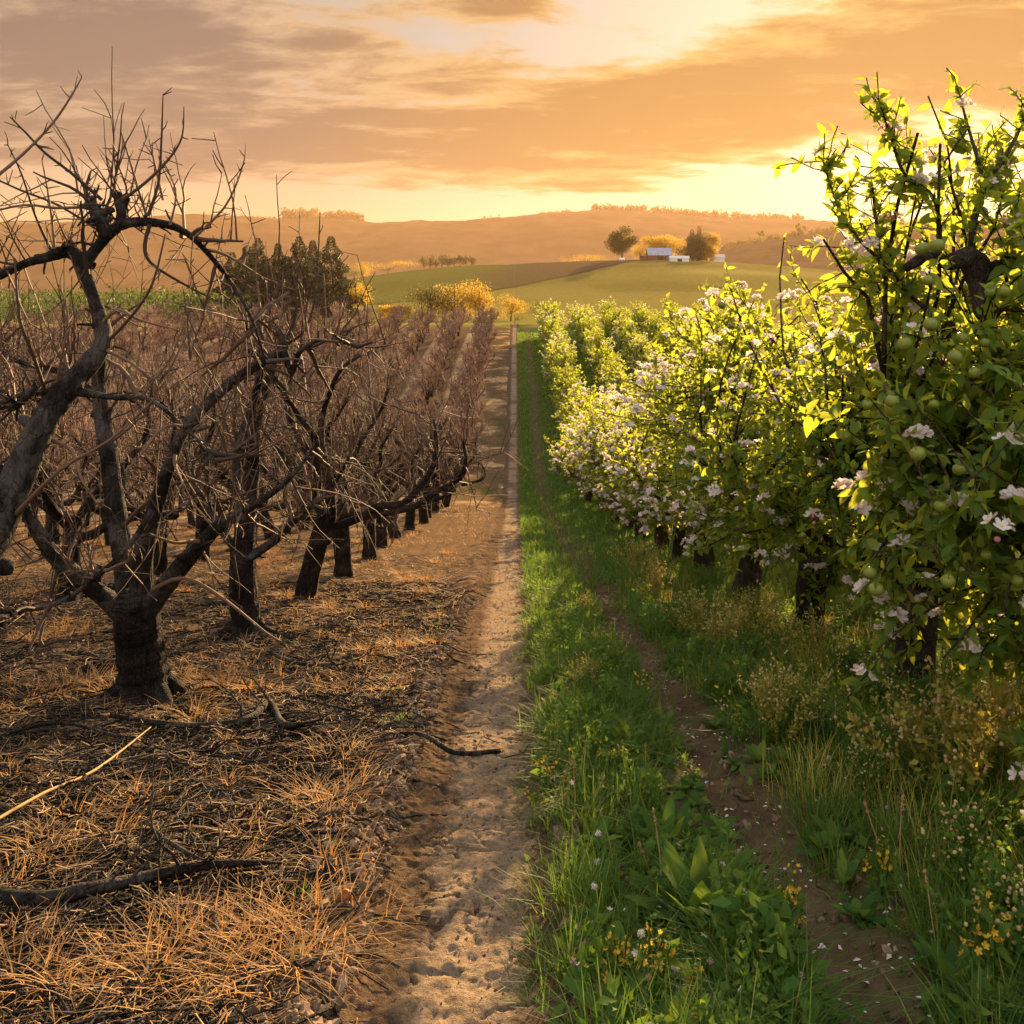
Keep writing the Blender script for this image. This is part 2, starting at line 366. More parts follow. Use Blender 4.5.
YFLOW = leafy('yellow flower', [(0, (.62, .36, .03)), (1, (.75, .52, .06))], (.8, .5, .05), .35, .6)
TANFLOW = leafy('tan seed head', [(0, (.55, .40, .17)), (1, (.78, .64, .36))], (.7, .52, .22), .4, .7)
WFLOW = leafy('white flower', [(0, (.70, .62, .54)), (1, (.82, .78, .72))], (.8, .7, .6), .35, .7)
PFLOW = leafy('pink clover', [(0, (.62, .28, .36)), (1, (.72, .42, .46))], (.7, .3, .35), .3, .7)
STALK = leafy('dry stalk', [(0, (.25, .15, .06)), (1, (.45, .30, .12))], (.5, .3, .1), .2, .7)
def apple_mat():
    m, q, o = mat('green apple skin'); tcn = q.n('ShaderNodeTexCoord'); n = q.noise(tcn.outputs['Object'], 9, 4)
    c = q.ramp(n, [(.3, (.12, .165, .020)), (.6, (.20, .23, .030)), (.8, (.29, .25, .05))]); bsdf(q, o, c, .38, spec=.4); return m
APPLE = apple_mat()
CLOD = leafy('dry clod', [(0, (.09, .062, .041)), (.6, (.17, .120, .078)), (1, (.28, .20, .135))], (.1, .1, .1), 0., 1., 0.)

def ground_mat():
    m, q, o = mat('orchard soil'); gm, (px, py, pz) = pos_of(q); P = gm.outputs['Position']
    nb = q.noise(P, .9, 5, .6); nm = q.noise(P, 5., 6, .65, .3); nf = q.noise(P, 42., 5, .7); nx_ = q.noise(P, 160., 3, .6)
    soil = q.ramp(nm, [(.30, (.050, .032, .021)), (.52, (.105, .068, .042)), (.75, (.165, .11, .068))])
    thatch = q.ramp(nf, [(.34, (.050, .034, .021)), (.56, (.135, .090, .05)), (.78, (.29, .195, .10))])
    leftm = q.m('SUBTRACT', 1., q.mapr(q.m('ADD', px, q.m('MULTIPLY', q.m('SUBTRACT', nm, .5), .7)), -.95, -.55))
    dist_y = q.mapr(py, 10., 34.)
    straw_amt = q.m('MULTIPLY', leftm, q.m('MAXIMUM', q.mapr(q.m('ADD', nb, q.m('MULTIPLY', nm, .5)), .66, .86), q.m('MULTIPLY', dist_y, .75)))
    col = q.mix(straw_amt, soil, thatch)
    al = q.m('MULTIPLY', q.mapr(q.m('COSINE', q.m('MULTIPLY', q.m('ADD', px, 3.75), 6.28319 / 2.6)), .1, .8), q.m('LESS_THAN', px, -2.45))
    al = q.m('MULTIPLY', al, q.mapr(py, 12., 40.))
    col = q.mix(q.m('MULTIPLY', al, .8), col, q.ramp(nf, [(.3, (.24, .17, .10)), (.7, (.42, .31, .18))]))
    verge = q.m('MULTIPLY', q.m('MULTIPLY', q.m('LESS_THAN', px, -.3), q.m('GREATER_THAN', px, -2.2)), q.mapr(py, 22., 45.))
    vn = q.noise(P, .55, 5, .7)
    col = q.mix(q.m('MULTIPLY', verge, q.mapr(vn, .5, .62)), col, q.ramp(nf, [(.3, (.25, .165, .085)), (.7, (.42, .29, .15))]))
    col = q.mix(q.m('MULTIPLY', verge, q.mapr(vn, .46, .36)), col, (.06, .065, .022))
    greenc = q.ramp(nf, [(.3, (.020, .042, .010)), (.55, (.042, .082, .016)), (.8, (.085, .115, .025))])
    rightm = q.mapr(q.m('ADD', px, q.m('MULTIPLY', q.m('SUBTRACT', nm, .5), .35)), .12, .26)
    rut = q.m('MULTIPLY', q.gauss(px, 1.02, .26), q.mapr(nb, .80, .55))
    gam = q.m('MULTIPLY', rightm, q.m('SUBTRACT', 1., q.m('MULTIPLY', rut, .9)))
    gam = q.m('MULTIPLY', gam, q.m('MAXIMUM', q.mapr(nm, .40, .58), dist_y))
    col = q.mix(gam, col, greenc)
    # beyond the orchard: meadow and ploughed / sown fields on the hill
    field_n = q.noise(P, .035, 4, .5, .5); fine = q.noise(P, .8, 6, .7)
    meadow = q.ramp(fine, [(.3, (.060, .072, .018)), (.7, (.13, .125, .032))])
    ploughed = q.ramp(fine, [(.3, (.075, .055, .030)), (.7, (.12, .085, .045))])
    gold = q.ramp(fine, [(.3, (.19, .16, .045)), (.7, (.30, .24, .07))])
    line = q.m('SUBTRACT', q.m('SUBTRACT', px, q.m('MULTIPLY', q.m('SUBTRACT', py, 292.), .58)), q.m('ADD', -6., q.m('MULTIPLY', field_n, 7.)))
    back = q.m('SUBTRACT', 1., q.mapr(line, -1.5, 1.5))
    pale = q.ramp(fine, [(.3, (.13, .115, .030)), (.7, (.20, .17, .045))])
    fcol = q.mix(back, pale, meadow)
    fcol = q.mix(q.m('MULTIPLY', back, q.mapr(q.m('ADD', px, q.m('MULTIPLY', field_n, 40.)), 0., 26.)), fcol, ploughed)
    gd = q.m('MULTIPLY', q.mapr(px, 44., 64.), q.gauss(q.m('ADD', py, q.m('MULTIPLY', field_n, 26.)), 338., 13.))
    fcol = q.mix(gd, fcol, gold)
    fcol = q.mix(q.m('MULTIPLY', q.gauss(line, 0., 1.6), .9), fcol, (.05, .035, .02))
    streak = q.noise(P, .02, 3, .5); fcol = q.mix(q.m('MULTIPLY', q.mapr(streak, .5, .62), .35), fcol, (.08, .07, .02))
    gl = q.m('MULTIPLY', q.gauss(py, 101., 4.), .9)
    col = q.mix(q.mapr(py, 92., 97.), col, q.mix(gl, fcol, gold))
    # side fields outside the orchard
    hgt = q.m('ADD', q.m('MULTIPLY', nm, .6), q.m('ADD', q.m('MULTIPLY', nf, .35), q.m('MULTIPLY', nx_, .12)))
    bn_d = q.m('SUBTRACT', 1., q.mapr(py, 6., 40.))
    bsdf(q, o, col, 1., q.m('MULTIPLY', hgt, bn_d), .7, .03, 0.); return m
GROUND = ground_mat()
def path_mat():
    m, q, o = mat('dry cracked path soil'); gm, (px, py, pz) = pos_of(q); P = gm.outputs['Position']
    nm = q.noise(P, 4., 6, .65, .3); nf = q.noise(P, 30., 6, .7); nx_ = q.noise(P, 130., 3, .6)
    dry = q.ramp(nf, [(.28, (.12, .088, .058)), (.5, (.235, .172, .114)), (.75, (.36, .27, .182))])
    soil = q.ramp(nf, [(.30, (.040, .027, .018)), (.52, (.100, .068, .043)), (.78, (.20, .138, .088))])
    sp = q.noise(P, 75., 2, .5); dry = q.mix(q.mapr(sp, .66, .72), dry, (.09, .06, .04)); dry = q.mix(q.m('MULTIPLY', q.mapr(nm, .55, .7), .6), dry, soil)
    d = q.m('ABSOLUTE', q.m('ADD', q.m('SUBTRACT', px, PATHX - .01), q.m('MULTIPLY', q.m('SUBTRACT', nm, .5), .34)))
    col = q.mix(q.mapr(d, .10, .24), dry, soil)
    fb = q.noise(P, .7, 5, .7); col = q.mix(q.m('MULTIPLY', q.m('MULTIPLY', q.mapr(fb, .47, .6), q.mapr(py, 8., 26.)), .75), col, soil)
    bsdf(q, o, col, .95, q.m('ADD', nf, q.m('MULTIPLY', nx_, .6)), 1., .018, 0.); return m
PATH = path_mat()
def simple_mat(name, c0, c1, scale=3., rough=.8, spec=.2, bstr=.2, bdist=.02, metal=0.):
    m, q, o = mat(name); tcn = q.n('ShaderNodeTexCoord'); n = q.noise(tcn.outputs['Object'], scale, 5, .6)
    b = bsdf(q, o, q.mix(q.mapr(n, .3, .7), c0, c1), rough, n, bstr, bdist, spec); b.inputs['Metallic'].default_value = metal; return m
HILL = simple_mat('wooded hill', (.058, .036, .021), (.105, .066, .038), .012, 1., 0., .6, 4.)
HILLN = simple_mat('scrub hill', (.05, .036, .02), (.09, .065, .035), .03, 1., 0., .6, 2.)
PINE = leafy('pine needles', [(0, (.008, .016, .008)), (.6, (.018, .030, .011)), (1, (.035, .046, .015))], (.07, .09, .02), .2, .7)
AUTUMN = leafy('golden leaf', [(0, (.13, .10, .018)), (.5, (.24, .165, .022)), (1, (.34, .23, .03))], (.75, .46, .04), .5, .6)
OLIVE = leafy('dull green leaf', [(0, (.032, .045, .012)), (.5, (.06, .078, .018)), (1, (.10, .11, .026))], (.32, .32, .04), .42, .6)
SCRUB = leafy('field scrub', [(0, (.018, .034, .010)), (.6, (.035, .062, .014)), (1, (.06, .085, .02))], (.14, .20, .03), .3, .7)
DARKLEAF = leafy('dark leaf', [(0, (.018, .024, .008)), (.5, (.035, .042, .012)), (1, (.07, .065, .02))], (.26, .20, .03), .32, .6)

# ------------------------------------------------------------------ the setting
mb = MB(); grid(mb, XX, YY, ZZ); tag(mb.build('ground', GROUND), kind='structure')
# trodden path: its own sheet, cracked, edges dipping under the soil
pyv = np.concatenate([np.arange(2.2, 7.2, .009), geo(7.2, 99, .02, 1.012)]); pu = np.linspace(-.66, .56, 122)
PU, PYY = np.meshgrid(pu, pyv); PX = PU + path_x(PYY)
edgew = np.abs(PU + (fbm(PX * 5, PYY * 3, 3, 41) - .5) * .16)
crack = worley_edge(PX * 7.5 + fbm(PX * 6, PYY * 6, 2, 50) * 1.0, PYY * 6 + fbm(PX * 6, PYY * 6, 2, 51) * 1.0, 44)
crack2 = worley_edge(PX * 2.3 + fbm(PX * 5, PYY * 5, 2, 52) * 1.3, PYY * 5.2 + fbm(PX * 4, PYY * 4, 3, 53) * 1.6, 47)
cz = -.020 * (1 - sst(.015, .10, crack)) * sst(.55, .66, fbm(PX * 2.4, PYY * 2.4, 2, 48)) - .040 * (1 - sst(.015, .075, crack2)) * sst(.40, .56, fbm(PX * 3.4, PYY * 3.4, 2, 49))
nearp = 1 - sst(14, 40, PYY)
PZ = H0(PX, PYY) - .016 + nearp * shoulder(PU, PX, PYY) + nearp * (.038 * (fbm(PX * 3, PYY * 6, 4, 45) - .5) + .020 * (fbm(PX * 15, PYY * 12, 3, 46) - .5) + .020 * (fbm(PX * 38, PYY * 38, 2, 54) - .5) + cz * (1 - sst(.16, .3, np.abs(PU))))
PZ = PZ - .14 * sst(.38, .60, edgew)
mb = MB(); grid(mb, PX, PYY, PZ); tag(mb.build('path', PATH), kind='structure')

# far hills
def hill_sheet(name, m, pts, y0, y1, yc, seed, rough):
    """ridge profile through (pixel x, pixel y) seen at distance yc; a real massif from y0 to y1"""
    xs = [(a - VX) * yc / F for a, b in pts]; hs = [CAMZ + (VY - b) * yc / F for a, b in pts]
    X = np.linspace(xs[0], xs[-1], 420); Y = np.concatenate([np.linspace(y0, yc, 60), np.linspace(yc, y1, 16)[1:]])
    Xg, Yg = np.meshgrid(X, Y); hr = np.interp(Xg, xs, hs)
    f = np.where(Yg < yc, sst(y0, yc, Yg) ** .8, 1 - sst(yc, y1, Yg) * .9)
    n = fbm(Xg / rough, Yg / rough, 4, seed) - .5
    Z = hr * f * (1 + .30 * n * np.where(Yg < yc, 1 - sst(y0 + .75 * (yc - y0), yc, Yg) * .85, .15)) - 2
    Z = Z + (vnoise(Xg / (rough * .035), Yg / (rough * .035), seed + 9) - .3) * rough * .012
    b = MB(); grid(b, Xg, Yg, Z); return tag(b.build(name, m), kind='structure'), (xs, hs)
_, far_ridge = hill_sheet('hills', HILL, [(-500, 236), (-200, 228), (0, 226), (90, 226), (180, 221), (250, 218), (300, 221), (350, 223), (385, 226), (420, 222), (470, 223), (505, 222), (540, 217), (590, 212), (640, 213), (680, 216), (730, 220), (800, 222), (900, 232), (1100, 236), (1500, 230)], 1300, 3600, 2500, 61, 420)
hill_sheet('near_hills', HILLN, [(640, 300), (690, 262), (730, 246), (800, 235), (870, 226), (960, 222), (1100, 214), (1400, 205)], 700, 1700, 1150, 71, 240)

# ------------------------------------------------------------------ tree growth
def batch_grow(r, S, D, L, n, wig, up=0., out=None):
    P = np.zeros((len(S), n, 3)); P[:, 0] = S; d = norm(D); st = (L / (n - 1))[:, None]
    for j in range(1, n):
        d = norm(d + wig * r.normal(size=d.shape) + np.array([0, 0, up]))
        P[:, j] = P[:, j - 1] + d * st
    return P
def samp(r, lines, n, t0=.25, t1=1.):
    """random points on a list/array of polylines: point, tangent, radius factor t"""
    i = r.integers(0, len(lines), n); t = r.uniform(t0, t1, n); p = np.zeros((n, 3)); d = np.zeros((n, 3))
    for k in range(n):
        Lk = lines[i[k]]; q = t[k] * (len(Lk) - 1); a = min(int(q), len(Lk) - 2); f = q - a
        p[k] = Lk[a] * (1 - f) + Lk[a + 1] * f; d[k] = Lk[a + 1] - Lk[a]
    return p, norm(d), t
def pick(r, P, n, t0=.2, t1=1.):
    i = r.integers(0, len(P), n); k = P.shape[1]; q = r.uniform(t0, t1, n) * (k - 1); a = np.minimum(q.astype(int), k - 2); f = (q - a)[:, None]
    return P[i, a] * (1 - f) + P[i, a + 1] * f, norm(P[i, a + 1] - P[i, a])
def dress(r, mb, limbs, nb, nt, nsp, bl=(.35, .9), tl=(.25, .75), fat=1., center=None, sides=(5, 3, 3), shoots=.55):
    """branches, twigs, spurs on a set of limb polylines"""
    p, d, t = samp(r, limbs, nb, .3, 1.)
    L = r.uniform(*bl, nb) * (1.15 - .45 * t); D = norm(d * .35 + rdir(nb, r) * .9 + [0, 0, .12])
    B = batch_grow(r, p, D, L, 8, .17, .03); rb = (r.uniform(.007, .017, nb) * fat)[:, None] * np.linspace(1, .35, 8)[None]
    tubes(mb, B, rb, sides[0])
    n1_ = int(nt * .72); p1, d1 = pick(r, B, n1_, .15, 1.); p2, d2, _ = samp(r, limbs, nt - n1_, .35, 1.)
    p = np.vstack([p1, p2]); d = np.vstack([d1, d2]); isup = r.random(nt) < shoots
    D = np.where(isup[:, None], norm(d * .25 + rdir(nt, r) * .45 + [0, 0, 1.0]), norm(d * .5 + rdir(nt, r) * .9 + [0, 0, -.08]))
    L = r.uniform(*tl, nt) * r.uniform(.5, 1.1, nt); Tw = batch_grow(r, p, D, L, 6, .10, .02)
    tubes(mb, Tw, (r.uniform(.0032, .0062, nt) * fat)[:, None] * np.linspace(1, .4, 6)[None], sides[1])
    if nsp:
        p, d = pick(r, Tw, nsp, .15, 1.); D = norm(d * .5 + rdir(nsp, r)); S = batch_grow(r, p, D, r.uniform(.03, .16, nsp), 3, .2, .05)
        tubes(mb, S, (r.uniform(.0022, .004, nsp) * fat)[:, None] * np.linspace(1, .6, 3)[None], sides[2])
    return B, Tw
def dead_skeleton(r, Ht=2.7, spread=1.0, th=.95, r0=.13, ns=5):
    lean = r.normal(size=2) * .19; trunk = np.array([[0, 0, -.12], [0, 0, .06], [lean[0] * .4, lean[1] * .4, th * .5], [lean[0], lean[1], th]])
    limbs = []; a0 = r.uniform(0, 6.28)
    for i in range(ns):
        a = a0 + i * 6.283 / ns + r.normal() * .3; e = r.uniform(.35, 1.0)
        d = np.array([math.cos(a) * math.cos(e), math.sin(a) * math.cos(e), math.sin(e)])
        L = r.uniform(.85, 1.15) * (Ht - th) * 1.05; n = 8; P = [trunk[-1] - [0, 0, r.uniform(0, .25)]]
        for j in range(n):
            d = d + r.normal(size=3) * .30; out = np.hypot(*(P[-1][:2])); 
            d = d + np.array([-P[-1][0], -P[-1][1], 0]) * (.35 if out > spread else 0) + [0, 0, .16 if P[-1][2] < Ht * .8 else -.35]
            d = d / np.linalg.norm(d); P.append(P[-1] + d * L / n)
        limbs.append(np.array(P))
    return trunk, limbs
def dead_tree_mesh(seed, detail, **kw):
    r = np.random.default_rng(seed); trunk, limbs = dead_skeleton(r, **kw); a = MB(); b = MB(); r0 = kw.get('r0', .13)
    sd = {0: 6, 1: 8, 2: 12}[detail]
    limb(a, trunk, [r0 * 1.35, r0 * 1.2, r0, r0 * .95], sd, 0, .07, r, 3)
    for P in limbs: limb(a, P, np.linspace(r0 * .55, r0 * .16, len(P)) * r.uniform(.85, 1.15, len(P)), max(5, sd - 3), 0, .08, r, 2 if detail < 2 else 3)
    if detail == 2: dress(r, b, limbs, 60, 420, 900, fat=1.)
    elif detail == 1: dress(r, b, limbs, 46, 300, 420, fat=1.15)
    else: dress(r, b, limbs, 40, 560, 0, fat=1.9, sides=(4, 3, 3), bl=(.2, .5), tl=(.22, .62), shoots=.62)
    return a, b
ORD = 'first second third fourth fifth sixth seventh eighth ninth tenth eleventh twelfth thirteenth fourteenth fifteenth sixteenth seventeenth eighteenth nineteenth twentieth'.split() + \
      ['twenty-' + x for x in 'first second third fourth fifth sixth seventh eighth ninth'.split()] + ['thirtieth'] + ['thirty-' + x for x in 'first second third fourth fifth sixth seventh eighth ninth'.split()]
def base(x, y): return np.array([x, y, float(H(np.array([x]), np.array([y]))[0])])
def P3(x, y, Y): return np.array([(x - VX) * Y / F, Y, CAMZ - (y - VY) * Y / F])
def poly(pts):
    """(px, py, depth, radius) guides -> world points and radii"""
    return np.array([P3(a, b, c) for a, b, c, d in pts]), np.array([d for a, b, c, d in pts])
DG = 'bare dead apple trees in rows'; LG = 'blossoming apple trees in rows'

def hero_dead(name_lab, bx, by, trunkpts, limbsets, seed, nb, nt, nsp, extra=()):
    r = np.random.default_rng(seed); b0 = base(bx, by); t = thing('dead_apple_tree', name_lab, 'tree', b0, 0, DG)
    a = MB(); Pt, rt = poly(trunkpts); Pt[0] = b0 - [0, 0, .1]; limb(a, Pt, rt * .93, 56, 0, .065, r, 16)
    for k in range(6):   # root flare
        an = k * 1.05 + r.uniform(0, .5); dv = np.array([math.cos(an), math.sin(an), 0]); e_ = b0 + dv * r.uniform(.30, .5); e_[2] = float(H(e_[0:1], e_[1:2])[0]) - .05
        limb(a, [Pt[1] + [0, 0, .06], b0 + dv * rt[1] * .8 + [0, 0, .06], e_], [rt[1] * .55, rt[1] * .38, .02], 12, 0, .06, r, 4)
    a.build('trunk', BARK_DEAD, t, True, b0)
    lines = []
    for pts in limbsets:
        Pl, rl = poly(pts); rl = rl * np.linspace(.86, .72, len(rl)); q = MB(); C, rr = limb(q, Pl, rl, 22, 0, .06, r, 9)
        nk = int(16 + 60 * rl[0]); ik = r.integers(3, len(C) - 1, nk); dk = norm(rdir(nk, r) + norm(C[ik] - C[ik - 1]) * .4); Kp = batch_grow(r, C[ik] + dk * rr[ik][:, None] * .6, dk, r.uniform(.03, .11, nk), 4, .25, .03)
        tubes(q, Kp, r.uniform(.004, .009, nk)[:, None] * np.array([[1.3, 1, .9, .7]]), 5)
        if rl[0] > .03:   # knots and stubs on old limbs
            for k in range(5):
                j = r.integers(2, len(C) - 1); d = norm(rdir(1, r)[0] + [0, 0, .3]); 
                limb(q, [C[j], C[j] + d * rr[j] * 1.3, C[j] + d * rr[j] * (1.6 + r.random())], [rr[j] * .6, rr[j] * .5, rr[j] * .32], 7, 0, .12, r, 2)
        q.build('limb', BARK_LIMB, t, True, b0); lines.append(C)
    c = MB(); dress(r, c, lines, nb, nt, nsp, shoots=.5, bl=(.22, .6))
    for pts in extra:
        Pl, rl = poly(pts); C, rr = limb(c, Pl, rl, 6, 0, .05, r, 3); 
        ns_ = 10; i = r.integers(1, len(C) - 1, ns_); D = norm(rdir(ns_, r) + norm(C[i] - C[i - 1]) * .7)
        tubes(c, batch_grow(r, C[i], D, r.uniform(.02, .09, ns_), 3, .2, .05), np.full((ns_, 3), .0035) * np.array([1, .8, .6]), 4)
    c.build('crown', TWIG, t, True, b0)
    return t
# first tree: its base lies just outside the picture, its limb leans in
hero_dead('big bare grey-limbed tree leaning in at the picture edge, its knobbly top against the sky', -2.45, 4.3,
    [(-54, 823, 4.3, .19), (-60, 760, 4.3, .15), (-62, 700, 4.3, .14), (-55, 650, 4.32, .135)],
    [[(-55, 665, 4.32, .12), (-30, 590, 4.4, .10), (5, 510, 4.6, .088), (35, 440, 4.7, .084), (62, 395, 4.8, .076), (98, 352, 4.9, .058), (103, 332, 4.95, .055), (93, 295, 5, .042), (86, 266, 5, .042), (105, 238, 5, .04), (121, 221, 5, .04), (120, 200, 5.02, .042), (116, 195, 5.05, .03)],
     [(118, 224, 5, .034), (150, 222, 5.02, .027), (182, 230, 5.05, .021), (207, 252, 5.1, .017), (232, 284, 5.15, .014), (252, 320, 5.2, .010), (266, 362, 5.2, .006)],
     [(90, 268, 5, .045), (70, 252, 5.02, .042), (45, 258, 5.0, .032), (20, 266, 4.95, .028), (-25, 290, 4.9, .022)],
     [(108, 236, 5.0, .045), (98, 215, 4.98, .046), (92, 203, 4.98, .03)],
     [(68, 390, 4.82, .03), (110, 397, 4.7, .017), (150, 400, 4.6, .014), (185, 428, 4.5, .010), (215, 460, 4.5, .006)],
     [(56, 392, 4.8, .035), (32, 392, 4.9, .026), (12, 408, 5, .022), (-20, 400, 5.1, .016)],
     [(-50, 660, 4.3, .07), (-90, 560, 4.1, .06), (-130, 430, 4.0, .05), (-110, 330, 4.0, .03)]],
    111, 34, 150, 330,
    [[(102, 200, 5, .010), (70, 172, 4.95, .008), (45, 153, 4.9, .007), (28, 135, 4.9, .006), (10, 117, 4.85, .003)],
     [(-15, 186, 4.8, .010), (22, 155, 4.85, .008), (52, 124, 4.9, .007), (70, 98, 4.9, .006), (82, 77, 4.9, .003)],
     [(148, 216, 5, .011), (158, 185, 5, .008), (161, 150, 5, .007), (163, 95, 5, .003)],
     [(122, 200, 5, .010), (145, 183, 5, .008), (168, 160, 5, .007), (182, 137, 5, .005), (184, 107, 5, .003)],
     [(146, 214, 5.05, .007), (134, 175, 5.05, .006), (121, 131, 5.05, .003)], [(163, 200, 5.05, .007), (155, 165, 5.05, .005), (149, 140, 5.05, .003)],
     [(196, 236, 5.06, .009), (224, 208, 5.1, .006), (238, 180, 5.1, .005), (245, 157, 5.1, .003)],
     [(170, 225, 5, .007), (176, 195, 5, .005), (168, 170, 5, .003)],
     [(88, 208, 5, .012), (86, 190, 5, .010), (91, 171, 5, .006)], [(85, 207, 5, .008), (55, 208, 4.95, .007), (25, 205, 4.9, .006), (-10, 212, 4.9, .004)],
     [(105, 235, 5.1, .008), (60, 206, 5.1, .007), (20, 190, 5.1, .006), (-10, 176, 5.1, .005)],
     [(52, 252, 5, .008), (35, 215, 4.95, .006), (22, 175, 4.9, .005), (8, 145, 4.9, .003)], [(55, 250, 5, .007), (50, 205, 5, .005), (42, 160, 5, .003)],
     [(150, 224, 5, .012), (145, 245, 5, .012), (150, 262, 5, .009), (180, 282, 5.1, .007), (215, 300, 5.2, .004)],
     [(48, 400, 4.8, .010), (35, 360, 4.6, .008), (20, 320, 4.5, .007), (15, 260, 4.5, .004)], [(55, 392, 4.8, .008), (63, 350, 4.7, .006), (68, 318, 4.7, .006), (60, 285, 4.7, .003)],
     [(104, 345, 4.95, .010), (130, 318, 4.8, .008), (152, 285, 4.7, .007), (165, 235, 4.7, .004)], [(100, 325, 4.95, .012), (118, 310, 4.9, .009), (140, 320, 4.8, .007), (178, 330, 4.8, .004)],
     [(106, 350, 4.9, .012), (130, 362, 4.85, .008), (160, 380, 4.8, .007), (182, 345, 4.8, .004)],
     [(50, 440, 4.75, .012), (72, 450, 4.7, .010), (82, 480, 4.6, .007), (100, 508, 4.6, .003)], [(10, 520, 4.6, .012), (60, 470, 4.4, .008), (110, 440, 4.3, .006), (155, 398, 4.3, .003)]])
hero_dead('bare black-trunked tree with wide forked limbs and dry grass at its foot', -2.45, 6.6,
    [(147, 712, 6.6, .22), (146, 690, 6.6, .185), (141, 655, 6.6, .165), (137, 622, 6.6, .165), (136, 598, 6.6, .16), (134, 588, 6.6, .10)],
    [[(130, 618, 6.6, .09), (95, 590, 6.5, .075), (60, 562, 6.35, .064), (38, 532, 6.3, .056), (20, 500, 6.2, .046), (-10, 455, 6.1, .035)],
     [(146, 612, 6.55, .09), (170, 580, 6.5, .078), (200, 545, 6.4, .065), (225, 522, 6.35, .052), (250, 508, 6.3, .032), (290, 478, 6.2, .02), (318, 440, 6.2, .010)],
     [(140, 610, 6.6, .09), (143, 560, 6.55, .082), (152, 520, 6.5, .068), (168, 470, 6.45, .052), (186, 428, 6.4, .046), (230, 384, 6.35, .042), (262, 362, 6.3, .040), (284, 348, 6.3, .040), (278, 330, 6.3, .03)],
     [(132, 606, 6.7, .10), (119, 530, 6.9, .09), (108, 450, 7.0, .078), (99, 390, 7.1, .062), (100, 320, 7.1, .05), (78, 262, 7.1, .045), (68, 242, 7.1, .05)],
     [(152, 510, 6.3, .026), (130, 545, 6.2, .022), (95, 578, 6.1, .02), (55, 604, 6.0, .018), (0, 612, 5.9, .016), (-40, 606, 5.8, .012)],
     [(284, 350, 6.3, .03), (292, 372, 6.2, .022), (300, 352, 6.1, .02), (322, 340, 6.0, .012), (352, 345, 6.0, .007)],
     [(98, 395, 7.1, .04), (60, 372, 7.2, .03), (20, 362, 7.2, .022), (-20, 340, 7.2, .015)]],
    102, 70, 320, 620,
    [[(152, 590, 6.3, .016), (185, 578, 6.2, .012), (225, 600, 6.1, .010), (265, 632, 6.0, .007), (282, 642, 6.0, .004)],
     [(278, 352, 6.3, .010), (262, 320, 6.3, .008), (258, 285, 6.3, .004)], [(284, 345, 6.3, .010), (305, 330, 6.2, .008), (316, 290, 6.2, .007), (320, 213, 6.2, .003)],
     [(270, 358, 6.3, .010), (250, 330, 6.2, .008), (235, 300, 6.2, .006), (222, 262, 6.2, .003)], [(284, 346, 6.3, .010), (296, 310, 6.3, .008), (293, 270, 6.3, .004)],
     [(120, 530, 6.9, .02), (150, 500, 6.7, .014), (190, 480, 6.6, .010), (240, 500, 6.5, .007), (290, 540, 6.4, .004)],
     [(60, 562, 6.35, .014), (40, 640, 6.2, .010), (60, 640, 6.1, .008), (85, 640, 6.0, .004)]])
hero_dead('bare tree with a pale upright limb, directly behind the wide forked one', -2.45, 9.04,
    [(247, 645, 9.04, .19), (246, 625, 9.04, .145), (243, 585, 9.04, .125), (243, 550, 9.04, .118), (245, 530, 9.04, .09)],
    [[(243, 545, 9.04, .085), (240, 500, 9.0, .07), (238, 460, 9.0, .06), (247, 420, 8.95, .052), (259, 380, 8.9, .045), (262, 345, 8.9, .035), (258, 318, 8.9, .03)],
     [(246, 545, 9.04, .09), (252, 480, 9.15, .085), (255, 430, 9.2, .075), (268, 380, 9.3, .05), (290, 340, 9.3, .03)],
     [(246, 560, 9, .05), (275, 540, 8.9, .045), (300, 515, 8.8, .035), (330, 490, 8.7, .025), (350, 455, 8.7, .014)],
     [(241, 555, 9, .05), (215, 520, 9.1, .045), (190, 470, 9.2, .035), (180, 430, 9.3, .025), (160, 400, 9.3, .014)]],
    103, 56, 330, 560)

dead_mid = [dead_tree_mesh(200 + i, 2 if i < 3 else 1, Ht=2.75 + .2 * (i % 3), spread=1.05, r0=.108 + .012 * (i % 2), ns=4 + i % 3) for i in range(6)]
dead_mid = [(a.mesh('trunk', BARK_DEAD), b.mesh('crown', TWIG)) for a, b in dead_mid]
def one_mesh(ab, mats):
    a, b = ab; c = MB()
    for k, s in enumerate((a, b)):
        V = np.concatenate(s.V); c.add(V, np.concatenate(s.Q) if s.Q else None, np.concatenate(s.T) if s.T else None, k)
    return c.mesh('bare_tree', mats)
dead_far = [one_mesh(dead_tree_mesh(300 + i, 0, Ht=2.7 + .15 * (i % 3), spread=.46, r0=.08), [BARK_DEAD, TWIGF]) for i in range(5)]
ROWG = 2.6; TSP = 2.4
rowname = ['row along the path'] + [o + ' row out from the path' for o in ORD[1:]]
prng = random.Random(5); n_dead = 0
